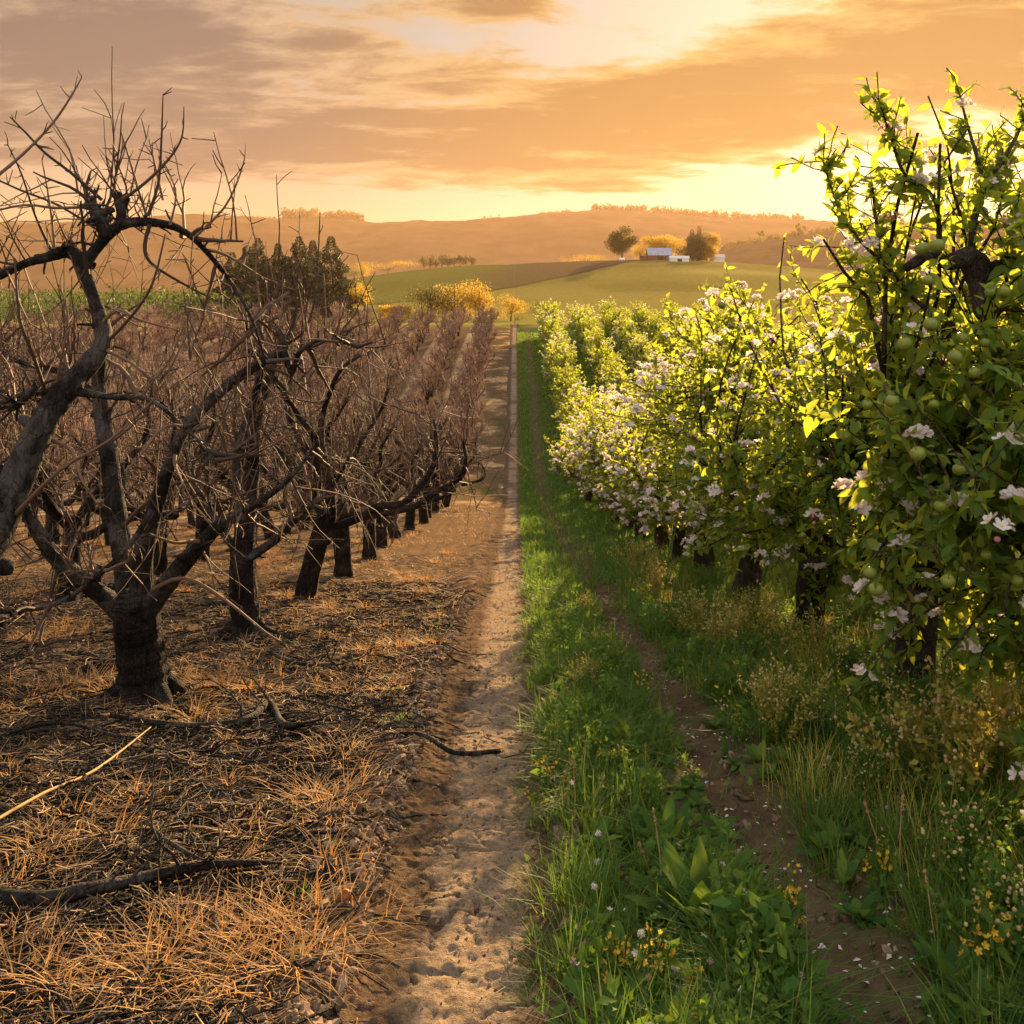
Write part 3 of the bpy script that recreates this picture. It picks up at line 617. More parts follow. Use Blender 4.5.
for k in range(0, 15):
    x0 = -2.45 - ROWG * k; cnt = 0
    for i in range(0, 36):
        y = 4.3 + TSP * i + (0 if k == 0 else prng.uniform(-.3, .3))
        if k == 0 and i < 3: continue
        if -x0 - 1.2 > .53 * y: continue
        cnt += 1; x = x0 + prng.uniform(-.12, .12); b0 = base(x, y)
        far = y > 34 or (k > 1 and y > 20)
        sc = prng.uniform(.9, 1.1) * (1.0 if y < 60 else .93)
        idx = i + 1 if k == 0 else cnt
        if k == 0: lab = ('bare dead tree, %s from the near end of the row along the dirt path' % ORD[idx - 1])
        elif k < 4 and not far: lab = ('bare dead tree, %s one visible in the %s' % (ORD[cnt - 1], rowname[k]))
        else: lab = ('small bare tree lost among many in the dead orchard\'s %s' % rowname[k])
        if far:
            o = link('dead_apple_tree', dead_far[prng.randrange(5)]); tag(o, lab, 'tree', DG if k < 1 else 'bare trees of the %s' % rowname[k])
            o.location = b0; o.rotation_euler = (0, 0, prng.uniform(0, 6.28)); o.scale = (sc, sc, sc)
        else:
            v = prng.randrange(3) if y < 18 else 3 + prng.randrange(3)
            t = thing('dead_apple_tree', lab, 'tree', b0, prng.uniform(0, 6.28), DG if k < 1 else 'bare trees of the %s' % rowname[k]); t.scale = (sc, sc, sc)
            link('trunk', dead_mid[v][0], t); link('crown', dead_mid[v][1], t)
        n_dead += 1

# ------------------------------------------------------------------ blossoming trees
def live_skeleton(r, Ht, spread, th, r0, ns=6):
    lean = r.normal(size=2) * .08; trunk = np.array([[0, 0, -.12], [0, 0, .06], [lean[0] * .5, lean[1] * .5, th * .5], [lean[0], lean[1], th]])
    limbs = []; a0 = r.uniform(0, 6.28)
    for i in range(ns):
        a = a0 + i * 6.283 / ns + r.normal() * .25; e = (.2, .75, .45)[i % 3] + r.normal() * .1
        if i == ns - 1: e = 1.35
        d = np.array([math.cos(a) * math.cos(e), math.sin(a) * math.cos(e), math.sin(e)]); n = 7; P = [trunk[-1] - [0, 0, r.uniform(0, .2)]]
        L = (spread / max(.35, math.cos(e)) if e < 1.2 else Ht - th) * r.uniform(.85, 1.05); L = min(L, Ht - th + .2) * (.62 if e > 1.2 else .86)
        for j in range(n):
            d = d + r.normal(size=3) * .18 + [0, 0, .03]; d = d / np.linalg.norm(d); P.append(P[-1] + d * L / n)
        limbs.append(np.array(P))
    return trunk, limbs
def leaf_on(r, P, n, L, mb, Tm, upw=.8, m=0, t0=.1):
    p, d = pick(r, P, n, t0, 1.); rd = rdir(n, r); D = norm(d * .45 + rd + [0, 0, -.05]); up = norm(rdir(n, r) * .75 + [0, 0, upw])
    X, Y, Z = frames(D, up); stamp(mb, Tm, p, X, Y, Z, L * r.uniform(.45, 1.25, n), m)
def outer(r, P, n, frac=.4):
    """points on twigs, those farthest out in the crown"""
    m_ = int(n / frac) + 1; p, d = pick(r, P, m_, .4, 1.); c = P.reshape(-1, 3).mean(0); sd_ = P.reshape(-1, 3).std(0) + 1e-3
    k = np.argsort(-np.linalg.norm((p - c) / sd_, axis=1))[:n]; k = r.permutation(k); return p[k], d[k]
def flower_clusters(r, P, n, per, rad, Tm, mb_list=None, mb=None, center_mb=None, top=.3):
    p, d = outer(r, P, n) if len(P) > 3 else pick(r, P, n, .35, 1.); outs = []
    for c, dd in zip(p, d):
        k = r.integers(max(2, per - 2), per + 2); off = rdir(k, r) * rad * .95; off[:, 2] = np.abs(off[:, 2]) * .8 + .01
        nrm_ = norm(off + rdir(k, r) * rad * .4 + [0, 0, top * rad]); X, Y, Z = frames(np.cross(nrm_, rdir(k, r)), nrm_)
        q = MB() if mb is None else mb
        stamp(q, Tm, c + off, X, Y, Z, rad * r.uniform(.65, 1.0, k))
        if mb is None:
            stamp(q, BALL, c + off + Z * rad * .08, X, Y, Z, np.full(k, rad * .16), 1)
            kb = r.integers(0, 3)
            if kb: stamp(q, BALL, c + rdir(kb, r) * rad * .9, X[:kb], Y[:kb], Z[:kb], np.full(kb, rad * .3), 2)
            outs.append((q, c))
    return outs
def live_tree(seed, detail, Ht=3.0, spread=1.25, th=.85, r0=.12, skirt=.28):
    r = np.random.default_rng(seed); trunk, limbs = live_skeleton(r, Ht, spread, th, r0); a = MB(); f = MB(); fl = MB()
    limb(a, trunk, [r0 * 1.4, r0 * 1.15, r0, r0 * .95], 14 if detail == 2 else 8, 0, .07, r, 3)
    for P in limbs: limb(a, P, np.linspace(r0 * .5, r0 * .13, len(P)), 8 if detail == 2 else 5, 0, .06, r, 2)
    nb, nt = {2: (150, 820), 1: (110, 560), 0: (60, 260)}[detail]
    zc = (Ht + skirt) / 2 + .1; tg = rdir(nb, r) * r.random((nb, 1)) ** .38; tg = tg * np.array([spread * 1.02, spread * 1.02, (Ht - skirt) / 2]) + [0, 0, zc]
    tg = tg * (1 + .14 * r.normal(size=(nb, 1)) * np.array([1, 1, .3])); LP = np.concatenate([P[2:] for P in limbs]); S = np.zeros((nb, 3))
    for i_ in range(nb): S[i_] = LP[np.argmin(np.linalg.norm((LP - tg[i_]) * [1, 1, 1.3], axis=1) + .12 * r.random(len(LP)))]
    tt_ = np.linspace(0, 1, 7)[None, :, None]; mid = (S + tg) / 2 + rdir(nb, r) * np.linalg.norm(tg - S, axis=1, keepdims=True) * .22
    B = S[:, None] * (1 - tt_) ** 2 + 2 * mid[:, None] * tt_ * (1 - tt_) + tg[:, None] * tt_ ** 2 + r.normal(size=(nb, 7, 3)) * .018 * tt_
    tubes(a, B, r.uniform(.009, .018, nb)[:, None] * np.linspace(1, .35, 7)[None], 5)
    p, d = pick(r, B, nt, .15, 1.); D = norm(d * .5 + rdir(nt, r) * .9 + [0, 0, .18]); Tw = batch_grow(r, p, D, r.uniform(.18, .48, nt), 5, .15, .03)
    nl_ = nt // 5; p, d, t = samp(r, limbs, nl_, .55, 1.); TwL = batch_grow(r, p, norm(d * .5 + rdir(nl_, r) * .9 + [0, 0, .2]), r.uniform(.12, .34, nl_), 5, .15, .03); Tw = np.vstack([Tw, TwL])
    tubes(a, Tw, r.uniform(.003, .005, len(Tw))[:, None] * np.linspace(1, .5, 5)[None], 3)
    if detail:
        for P in limbs: leaf_on(r, P[None], 90, .075, f, LEAF_HI if detail == 2 else LEAF_MID, .6, 0, .5)
        leaf_on(r, B, 14 * nb, .075, f, LEAF_HI if detail == 2 else LEAF_MID, .6, 0, .5)
    nsH = {2: 46, 1: 30, 0: 14}[detail]; p, d, t = samp(r, limbs, nsH, .45, 1.); hi = p[:, 2] > Ht * .45; p = p[hi]; n = len(p)
    Sh = batch_grow(r, p, norm(rdir(n, r) * .35 + [0, 0, 1.]), r.uniform(.5, 1.05, n), 8, .08, .05)
    if n: tubes(a, Sh, np.full((n, 1), .0048) * np.linspace(1, .4, 8)[None], 4)
    if detail == 2:
        leaf_on(r, Tw, 14000, .078, f, LEAF_HI)
        if n: leaf_on(r, Sh, 60 * n, .066, f, LEAF_HI, .5, 0, .08)
    elif detail == 1:
        leaf_on(r, Tw, 8000, .086, f, LEAF_MID)
        if n: leaf_on(r, Sh, 22 * n, .09, f, LEAF_MID, .5)
    else:
        leaf_on(r, Tw, 2300, .135, f, LEAF_LO)
        if n: leaf_on(r, Sh, 16 * n, .12, f, LEAF_LO, .5)
    cl = []
    if detail == 2: cl = flower_clusters(r, Tw, 86, 6, .036, FLOWER_HI); flower_clusters(r, Tw, 120, 5, .034, FLOWER_HI, mb=fl)
    elif detail == 1: flower_clusters(r, Tw, 380, 5, .040, FLOWER_LO, mb=fl)
    else: flower_clusters(r, Tw, 130, 4, .05, FLOWER_LO, mb=fl)
    return a, f, fl, cl, Tw
ANTHER = leafy('flower centre', [(0, (.6, .45, .1)), (1, (.7, .55, .15))], (.6, .5, .1), .1)
BUD = leafy('pink bud', [(0, (.55, .10, .18)), (1, (.72, .30, .36))], (.7, .2, .3), .25)
AP_T = apple_template()
def add_apples(r, t, Tw, n, b0=(0, 0, 0), spots=None):
    p, d = outer(r, Tw, n, .45)
    if spots is not None: p = np.vstack([np.asarray(spots) - np.asarray(b0), p])
    m_ = MB(); stamp(m_, AP_T, np.zeros((1, 3)), np.array([[1., 0, 0]]), np.array([[0, 1., 0]]), np.array([[0, 0, 1.]]), [1.]); me = m_.mesh('apple', APPLE)
    for q in p:
        s = r.uniform(.019, .030); o = link('apple', me, t); o.location = tuple(q - [0, 0, s + .012]); o.scale = (s, s, s); o.rotation_euler = (r.normal() * .3, r.normal() * .3, r.uniform(0, 6))
        sm = MB(); tubes(sm, np.array([[[0, 0, .6], [.05, 0, 1.0], [.05, .05, 1.5]]]), np.array([[.06, .05, .06]]), 5); st = sm.build('stem', STALK, o)
def place_live(x, y, seed, lab, rz=0., guides=(), fill=None, apples=18, group=LG, Ht=3.0, **kw):
    b0 = base(x, y); t = thing('blossoming_apple_tree', lab, 'tree', b0, 0, group); a, f, fl, cl, Tw = live_tree(seed, 2, Ht=Ht, **kw); r = np.random.default_rng(seed + 50)
    CS = [np.zeros((1, 3)) + [0, 0, .8]]
    for pts in guides:
        Pl, rl = poly(pts); Pl = Pl - b0; C, rr = limb(a, Pl, rl, 12 if rl[0] > .03 else 6, 0, .09, r, 4)
        CS.append(C); L = np.array([C[np.linspace(0, len(C) - 1, 8).astype(int)]])
        if rl[0] < .02:
            ln = np.linalg.norm(np.diff(C, axis=0), axis=1).sum(); sp_, sd_ = pick(r, L, int(26 * ln) + 6, .12, 1.); SpT = batch_grow(r, sp_, norm(sd_ * .5 + rdir(len(sp_), r) * .8 + [0, 0, .25]), r.uniform(.04, .22, len(sp_)), 4, .15, .05); tubes(a, SpT, np.full((len(sp_), 4), .003), 3)
            leaf_on(r, SpT, int(230 * ln), .062, f, LEAF_HI, .5, 0, .06); leaf_on(r, L, int(60 * ln), .062, f, LEAF_HI, .5, 0, .06)
            cl += flower_clusters(r, L, max(1, int(ln * 3)), 5, .034, FLOWER_HI)
    if fill:   # leafy sprays hanging in front of the scaffold
        (x0, x1, y0, y1, z0, z1, nn) = fill; tg = np.stack([r.uniform(x0, x1, nn), r.uniform(y0, y1, nn), z0 + (z1 - z0) * r.random(nn)], 1) - b0; tg[:, 2] = (tg[:, 2] + b0[2] - z0) * np.clip((tg[:, 0] + b0[0] - x0) / (x1 - x0) * 1.1 + .42, 0, 1) + z0 - b0[2]; LP = np.concatenate(CS); S = np.zeros((nn, 3))
        for i_ in range(nn): S[i_] = LP[np.argmin(np.linalg.norm(LP - tg[i_], axis=1) + .2 * r.random(len(LP)))]
        tt_ = np.linspace(0, 1, 7)[None, :, None]; mid = (S + tg) / 2 + rdir(nn, r) * .15; Bf = S[:, None] * (1 - tt_) ** 2 + 2 * mid[:, None] * tt_ * (1 - tt_) + tg[:, None] * tt_ ** 2
        tubes(a, Bf, np.full((nn, 1), .009) * np.linspace(1, .4, 7)[None], 5); p_, d_ = pick(r, Bf, nn * 6, .35, 1.); TwF = batch_grow(r, p_, norm(d_ * .5 + rdir(nn * 6, r) * .9 + [0, 0, .15]), r.uniform(.12, .36, nn * 6), 5, .15, .03)
        tubes(a, TwF, np.full((nn * 6, 5), .0032), 3); leaf_on(r, TwF, nn * 118, .074, f, LEAF_HI); leaf_on(r, Bf, nn * 12, .076, f, LEAF_HI); cl += flower_clusters(r, TwF, 14, 6, .038, FLOWER_HI); flower_clusters(r, TwF, int(nn * 1.7), 6, .036, FLOWER_HI, mb=fl); Tw = np.vstack([Tw, TwF[::2]])
        AL = np.concatenate([TwF.reshape(-1, 3), Bf.reshape(-1, 3)]); spots = []
        for ax, ay in ((922, 250), (937, 247), (928, 284), (991, 295), (1004, 294), (962, 340), (955, 358), (985, 346), (931, 326), (868, 408), (893, 403), (934, 408), (998, 436), (1009, 437), (941, 508), (870, 575), (876, 591), (948, 583), (1018, 583), (986, 558), (905, 345), (975, 375), (918, 455), (960, 470)):
            sp_ = P3(ax, ay, r.uniform(3.55, 3.85)) - b0; nb_ = AL[np.argmin(np.linalg.norm(AL - sp_, axis=1))]; top = sp_ + [0, 0, .045]; md = (nb_ + top) / 2 + [0, 0, .04]
            tubes(a, np.array([[nb_, md, top]]), np.array([[.004, .0035, .003]]), 5); leaf_on(r, np.array([[nb_, md, top]]), 9, .07, f, LEAF_HI); spots.append(sp_ + b0 + [0, 0, .045])
    else: spots = None
    a.build('trunk', BARK_LIVE, t); f.build('crown', LEAF, t); fl.build('blossom', PETAL, t)['kind'] = 'stuff'
    for q, c in cl: o = q.build('blossom', [PETAL, ANTHER, BUD], t, True, c); o.location = tuple(c)
    add_apples(r, t, Tw, apples, b0, spots)
    return t
place_live(2.75, 4.25, 401, 'largest blossoming tree with green apples and a thick gnarled brown limb', apples=36, Ht=3.1, spread=1.42, skirt=.85, fill=(1.5, 2.6, 3.5, 4.5, 1.05, 2.9, 74), guides=[
    [(1129, 838, 4.3, .12), (1080, 640, 4.3, .10), (1030, 500, 4.3, .075), (1003, 430, 4.3, .055), (992, 385, 4.3, .048), (986, 340, 4.32, .044), (984, 300, 4.3, .050), (978, 272, 4.3, .06), (968, 258, 4.28, .05), (950, 262, 4.25, .035), (930, 255, 4.2, .03), (906, 268, 4.15, .016)],
    [(984, 275, 4.3, .05), (1010, 262, 4.3, .03), (1040, 250, 4.3, .02)],
    [(976, 268, 4.29, .018), (972, 235, 4.3, .015), (985, 185, 4.3, .012), (1003, 160, 4.3, .010), (1022, 125, 4.3, .005), (1028, 108, 4.3, .003)],
    [(985, 185, 4.3, .010), (975, 150, 4.3, .008), (966, 120, 4.3, .006), (960, 95, 4.3, .003)],
    [(940, 256, 4.22, .012), (935, 200, 4.2, .008), (905, 175, 4.2, .007), (892, 140, 4.2, .006), (880, 105, 4.2, .003)],
    [(960, 330, 4.3, .014), (915, 300, 4.3, .010), (890, 270, 4.3, .009), (860, 240, 4.3, .007), (838, 205, 4.3, .006), (822, 158, 4.3, .003)],
    [(1004, 266, 4.3, .014), (1006, 250, 4.35, .012), (1015, 200, 4.4, .010), (1030, 170, 4.4, .006), (1036, 140, 4.4, .003)],
    [(880, 265, 4.3, .009), (876, 220, 4.3, .007), (872, 185, 4.3, .004)]])
place_live(2.72, 6.85, 402, 'second blossoming tree from the near end, low skirt of white flowers over its grey trunk', apples=22, Ht=3.05, spread=1.32, skirt=.5)
place_live(2.70, 9.2, 403, 'third blossoming tree from the near end, dark forked trunk among yellow weeds', apples=10, Ht=3.15, spread=1.3)
live_mid = []
for i in range(5):
    a, f, fl, cl, Tw = live_tree(420 + i, 1, Ht=3.05 + .17 * (i % 3), spread=1.22); live_mid.append((a.mesh('trunk', BARK_LIVE), f.mesh('crown', LEAF), fl.mesh('blossom', PETAL)))
live_far = []
for i in range(5):
    a, f, fl, cl, Tw = live_tree(440 + i, 0, Ht=2.9 + .15 * (i % 3), spread=.95); c = MB()
    for k, s in enumerate((a, f) if i % 4 else (a, f, fl)):
        if s.V: c.add(np.concatenate(s.V), np.concatenate(s.Q) if s.Q else None, np.concatenate(s.T) if s.T else None, k)
    live_far.append(c.mesh('orchard_tree', [BARK_LIVE, LEAF, PETAL]))
for k in range(0, 7):
    x0 = 2.7 + ROWG * k; cnt = 0
    for i in range(0, 35):
        y = 4.3 + TSP * i + (0 if k == 0 else prng.uniform(-.3, .3))
        if k == 0 and i < 3: continue
        if k > 0 and (y < 7 or x0 - 1.2 > .53 * y): continue
        if k > 2 and y < 30: continue
        cnt += 1; x = x0 + prng.uniform(-.12, .12); b0 = base(x, y); far = y > 36 or (k > 1); sc = prng.uniform(.9, 1.12)
        if k == 0: lab = 'leafy blossoming tree, %s from the near end of the row along the grass strip' % ORD[i]
        else: lab = 'leafy green tree among many in the %s' % ('blossoming orchard\'s ' + ORD[k] + ' row out from the grass strip')
        gp = LG if k == 0 else 'leafy trees of the %s row' % ORD[k]
        if far:
            o = link('blossoming_apple_tree', live_far[prng.randrange(5)]); tag(o, lab, 'tree', gp)
            o.location = b0; o.rotation_euler = (0, 0, prng.uniform(0, 6.28)); o.scale = (sc, sc, sc)
        else:
            v = prng.randrange(5); t = thing('blossoming_apple_tree', lab, 'tree', b0, prng.uniform(0, 6.28), gp); t.scale = (sc, sc, sc)
            link('trunk', live_mid[v][0], t); link('crown', live_mid[v][1], t); o = link('blossom', live_mid[v][2], t); o['kind'] = 'stuff'

# ------------------------------------------------------------------ background trees, farm
def crown_tree(name, lab, cat, px, py_base, Y, h, w, leafm, seed, shape='round', n=2600, trunk_f=.25, group=None, lobes=9, ls=None, z0=None):
    r = np.random.default_rng(seed); X0 = (px - VX) * Y / F; b0 = np.array([X0, Y, float(H0(np.array([X0]), np.array([Y]))[0])])
    t = thing(name, lab, cat, b0, 0, group); a = MB(); c = MB()
    limb(a, [[0, 0, -.3], [0, 0, h * .15], [r.normal() * h * .02, 0, h * .5], [r.normal() * h * .03, 0, h * .85]], [h * .03, h * .022, h * .014, h * .005], 7, 0, .05, r, 2)
    ls = ls or h * .035; n = int(n * 2.6); w = w * (1.18 if shape == 'pine' else 1.5); ls = ls * .72
    if shape == 'pine':
        tt = np.where(r.random(n) < .22, r.random(n) ** .6, 1 - np.sqrt(r.random(n))); rad = w * .5 * (1 - tt) ** .8 * (.75 + .25 * np.sin(tt * 34 + r.normal() * 2)) + .02 * h; an = r.uniform(0, 6.283, n)
        an = np.round(an / .55) * .55 + r.normal(size=n) * .16; q = np.sqrt(r.random(n)); z = h * (trunk_f + (1 - trunk_f) * tt) - q * rad * .25
        p = np.stack([np.cos(an) * rad * q, np.sin(an) * rad * q, z], 1); D = norm(np.stack([np.cos(an), np.sin(an), np.full(n, -.2)], 1) + rdir(n, r) * .5)
    else:
        cz = h * (1 + trunk_f) / 2; cen = []
        for i in range(lobes):
            d = rdir(1, r)[0]; k = r.uniform(.25, .75); cen.append([d[0] * w * .5 * k, d[1] * w * .5 * k, cz + d[2] * h * (1 - trunk_f) * .5 * k])
        cen = np.array(cen)
        for q in cen: limb(a, [[0, 0, h * .25], [q[0] * .5, q[1] * .5, (q[2] + h * .25) * .5], q], [h * .012, h * .008, h * .004], 5, 0, .05, r, 2)
        i = r.integers(0, lobes, n); d = rdir(n, r); rr_ = r.random(n) ** .45; sz = r.uniform(.20, .33, lobes)
        p = cen[i] + d * rr_[:, None] * sz[i][:, None] * np.array([w, w, h * (1 - trunk_f)]) * .9; D = rdir(n, r)
        p[:, 2] = np.maximum(p[:, 2], h * trunk_f * .6)
    X_, Y_, Z_ = frames(D, norm(rdir(n, r) + [0, 0, .6])); stamp(c, LEAF_LO, p, X_, Y_, Z_, ls * r.uniform(.6, 1.4, n) * (1.15 - .75 * tt if shape == 'pine' else 1))
    a.build('trunk', BARK_FAR, t); c.build('crown', leafm, t); return t
def hpx(Y, ytop, X0):   # tree height so that its top shows at pixel row ytop
    return CAMZ - (ytop - VY) * Y / F - float(H0(np.array([X0]), np.array([Y]))[0])
PINE_W = 1.3
PINES = [(247, 245, 150, 5.5, 'conifer at the shaded end of the dark clump'), (258, 238, 158, 6, 'pointed conifer with a broad skirt beside the clump end'), (278, 243, 165, 5, 'slim conifer behind the pointed pair'), (299, 236, 152, 6, 'tallest pointed conifer in the middle of the clump'), (313, 240, 162, 5, 'narrow conifer wedged between two taller ones'), (331, 236, 150, 7.5, 'wide layered conifer at the open field end of the clump'), (232, 252, 170, 6, 'low hazy conifer half hidden by twigs'), (287, 256, 148, 6, 'short conifer in front of the tallest one'), (265, 258, 146, 5, 'short bushy conifer before the pointed one')]
for i, (px, ty, Y, w, lab) in enumerate(PINES):
    crown_tree('conifer', 'dark ' + lab, 'tree', px, 0, Y, hpx(Y, ty, (px - VX) * Y / F), w * PINE_W, PINE, 500 + i, 'pine', 4200, .03, 'dark conifers beyond the dead orchard', ls=.62)
BG = [('golden_tree', 'pale yellow tree just past the wide layered conifer', 365, 277, 150, 4.2, AUTUMN, 900), ('bushy_tree', 'dark olive half of the round tree pair behind the bare orchard', 432, 276, 125, 6.2, DARKLEAF, 1800), ('golden_tree', 'bright golden tree touching the dark olive one', 454, 277, 127, 5.4, AUTUMN, 1700),
      ('golden_tree', 'upright golden tree between the round pair and the small round one', 479, 281, 126, 3.6, AUTUMN, 1300), ('golden_tree', 'small round golden tree at the end of the dirt path', 511, 289, 122, 3.2, AUTUMN, 1100),
      ('shrub', 'low dark shrub under the small round golden tree', 515, 312, 108, 2.2, DARKLEAF, 600), ('shrub', 'small dark shrub beside the clipped yellow hedge', 383, 296, 122, 2.0, DARKLEAF, 500), ('golden_tree', 'faint pale tree behind the conifers on the hill foot', 345, 266, 420, 10, OLIVE, 700), ('golden_tree', 'pale hazy round tree beside the conifers at the hill foot', 361, 262, 430, 7, AUTUMN, 600), ('golden_tree', 'wide hazy yellow tree below the hedge clump on the hill', 388, 260, 520, 24, AUTUMN, 900),
      ('bushy_tree', 'olive tree at the far end of the pale grass strip', 538, 296, 104, 3.4, OLIVE, 1000)]
for i, (nm, lab, px, ty, Y, w, m_, n) in enumerate(BG):
    X0 = (px - VX) * Y / F; h = max(1.2, hpx(Y, ty, X0)); crown_tree(nm, lab, 'shrub' if nm == 'shrub' else 'tree', px, 0, Y, h, w * 1.15, m_, 530 + i, 'round', n, 0.04 if nm == 'shrub' else .07, ls=h * .045 if Y < 200 else h * .06, lobes=8)
X0 = (395 - VX) * 118 / F
hd = thing('hedge', 'low clipped hedge with a sunlit yellow top behind the bare orchard', 'hedge', base(X0, 118)); c = MB(); r = np.random.default_rng(3); n = 1500
p = np.stack([r.uniform(-1.9, 1.9, n), r.uniform(-.8, .8, n), r.uniform(.1, 1, n) ** .6 * 1.9], 1); X_, Y_, Z_ = frames(rdir(n, r), rdir(n, r)); stamp(c, LEAF_LO, p, X_, Y_, Z_, r.uniform(.12, .3, n)); c.build('foliage', AUTUMN, hd)
# trees on the hill crests
HT = [('broad_tree', 'twin-stemmed round tree at the crest beside the barn', 622, 227, 388, 9.5, DARKLEAF, 3600, .22), ('golden_tree', 'golden hazy tree behind the grey barn roof', 664, 230, 412, 13, AUTUMN, 3000, .05), ('golden_tree', 'small golden bush tree beside the twin-stemmed tree', 641, 244, 408, 8, AUTUMN, 1200, .1),
      ('bushy_tree', 'large dark-cored tree on the far side of the white shed', 697, 232, 400, 11, DARKLEAF, 3000, .03), ('golden_tree', 'golden sunlit tree leaning against the dark-cored one', 707, 233, 402, 9, AUTUMN, 2600, .03), ('golden_tree', 'low golden tree row end on the crest', 585, 252, 470, 12, AUTUMN, 700, .1), ('golden_tree', 'low golden tree nearer the twin-stemmed tree on the crest', 601, 254, 460, 10, AUTUMN, 600, .1), ('golden_tree', 'low hazy tree where the ploughed field meets the skyline', 568, 255, 480, 9, AUTUMN, 500, .1)]
for i, (nm, lab, px, ty, Y, w, m_, n, tf) in enumerate(HT):
    X0 = (px - VX) * Y / F; h = hpx(Y, ty, X0); crown_tree(nm, lab, 'tree', px, 0, Y, h, w, m_, 560 + i, 'round', n, tf, ls=h * .05, lobes=11)
for i, (px, ty, lab) in enumerate([(692, 229, 'thin dark spire conifer rising from the golden tree'), (699, 226, 'taller dark spire conifer rising from the golden tree')]):
    X0 = (px - VX) * 402 / F; crown_tree('conifer', lab, 'tree', px, 0, 402, hpx(402, ty, X0), 5, DARKLEAF, 580 + i, 'pine', 900, .1, ls=1.1)
for i in range(9):
    px = 424 + i * 6; Y = 560; X0 = (px - VX) * Y / F; h = hpx(Y, 254 - 2.2 * math.sin(i / 8 * 3.14) + (i % 3) * .8, X0)
    crown_tree('hedgerow_tree', 'small dark tree, %s along the clump on the bare hill crest' % ORD[i], 'tree', px, 0, Y, max(2.5, h), 6, DARKLEAF, 590 + i, 'round', 380, .05, 'clump of dark trees on the hill crest', ls=.6, lobes=5)

def boxv(mb, x0, x1, y0, y1, z0, z1, m=0):
    V = [(x, y, z) for z in (z0, z1) for y in (y0, y1) for x in (x0, x1)]
    mb.add(V, [(0, 1, 3, 2)[::-1], (4, 5, 7, 6), (0, 1, 5, 4), (2, 3, 7, 6)[::-1], (0, 2, 6, 4)[::-1], (1, 3, 7, 5)], None, m)
WALLR = simple_mat('weathered red barn boards', (.09, .035, .02), (.14, .06, .03), 1.5); ROOFM = simple_mat('grey metal roof', (.50, .50, .52), (.62, .62, .64), .6, .35, .5, .1, .02)
ROOFB = simple_mat('blue-grey barn roof', (.20, .235, .31), (.30, .34, .42), .8, .45, .4, .1, .02); WHITE = simple_mat('white paint', (.74, .73, .70), (.82, .81, .78), 1., .6); DARKM = simple_mat('dark opening', (.012, .011, .010), (.025, .022, .02), 1.)
RUBBER = simple_mat('rubber', (.015, .015, .015), (.03, .03, .03), 5.); GLASS = simple_mat('dark window glass', (.02, .025, .03), (.03, .035, .04), 1., .1, .6)
def gable(mb, x0, x1, y0, y1, ze, zr, ov, th, m=0):
    """two roof slabs, ridge along x"""
    ym = (y0 + y1) / 2
    for ya, s in ((y0, -1), (y1, 1)):
        k = (zr - ze) / abs(ym - ya); yo = ya + s * ov; zo = ze - k * ov
        V = [(x0 - ov, yo, zo), (x1 + ov, yo, zo), (x1 + ov, ym, zr), (x0 - ov, ym, zr)]; V = V + [(a, b, c + th) for a, b, c in V]
        mb.add(V, [(0, 1, 2, 3), (4, 5, 6, 7), (0, 1, 5, 4), (1, 2, 6, 5), (2, 3, 7, 6), (3, 0, 4, 7)], None, m)
YB = 386.; XB = (659 - VX) * YB / F; bz = float(H0(np.array([XB]), np.array([YB]))[0])
bn = thing('barn', 'red-brown barn with a pale grey metal roof on the hill crest', 'barn', (XB, YB, bz - .5)); bn.scale = (.8, .8, .8)
q = MB(); boxv(q, -5.5, 5.5, -4, 4, -1.5, 3.0)
q.add([(-5.5, -4, 3), (-5.5, 4, 3), (-5.5, 0, 6.3), (5.5, -4, 3), (5.5, 4, 3), (5.5, 0, 6.3)], None, [(0, 1, 2), (3, 5, 4)]); q.build('wall', WALLR, bn, False)
q = MB(); gable(q, -5.5, 5.5, -4, 4, 3.02, 6.35, .5, .12); q.build('roof', ROOFB, bn, False)
q = MB(); boxv(q, -1.3, 1.3, -4.08, -4.003, -.2, 2.6); q.build('door', DARKM, bn, False)
q = MB(); boxv(q, 2.8, 3.8, -4.06, -4.003, 1.2, 2.1); q.build('window', GLASS, bn, False)
q = MB(); boxv(q, -9, -5.52, -3, 3, -1.5, 2.4); q.add([(-9, -3.3, 2.2), (-5.5, -3.3, 3.3), (-5.5, 3.3, 3.3), (-9, 3.3, 2.2)], [(0, 1, 2, 3)], None); q.build('lean_to', WALLR, bn, False)
YS = 374.; XS = (679 - VX) * YS / F; sz_ = float(H0(np.array([XS]), np.array([YS]))[0])
sh = thing('shed', 'long low white shed in front of the barn', 'shed', (XS, YS, sz_ - .3)); sh.scale = (.95, .8, .72)
q = MB(); boxv(q, -3.6, 3.6, -2, 2, -1, 1.9); q.build('wall', WHITE, sh, False); q = MB(); gable(q, -3.6, 3.6, -2, 2, 1.92, 3.1, .35, .1); q.build('roof', ROOFM, sh, False)
q = MB(); boxv(q, -.9, .9, -2.06, -2.003, 0, 1.6); q.build('door', DARKM, sh, False)
YS = 405.; XS = (718 - VX) * YS / F; sz_ = float(H0(np.array([XS]), np.array([YS]))[0])
sh = thing('shed', 'small pale shed half hidden past the large dark-cored tree', 'shed', (XS, YS, sz_))
q = MB(); boxv(q, -2.2, 2.2, -2, 2, -1, 2.2); q.build('wall', WHITE, sh, False); q = MB(); gable(q, -2.2, 2.2, -2, 2, 2.22, 3.4, .35, .1); q.build('roof', ROOFM, sh, False)
YV = 372.; XV = (622 - VX) * YV / F; vz = float(H0(np.array([XV]), np.array([YV]))[0])
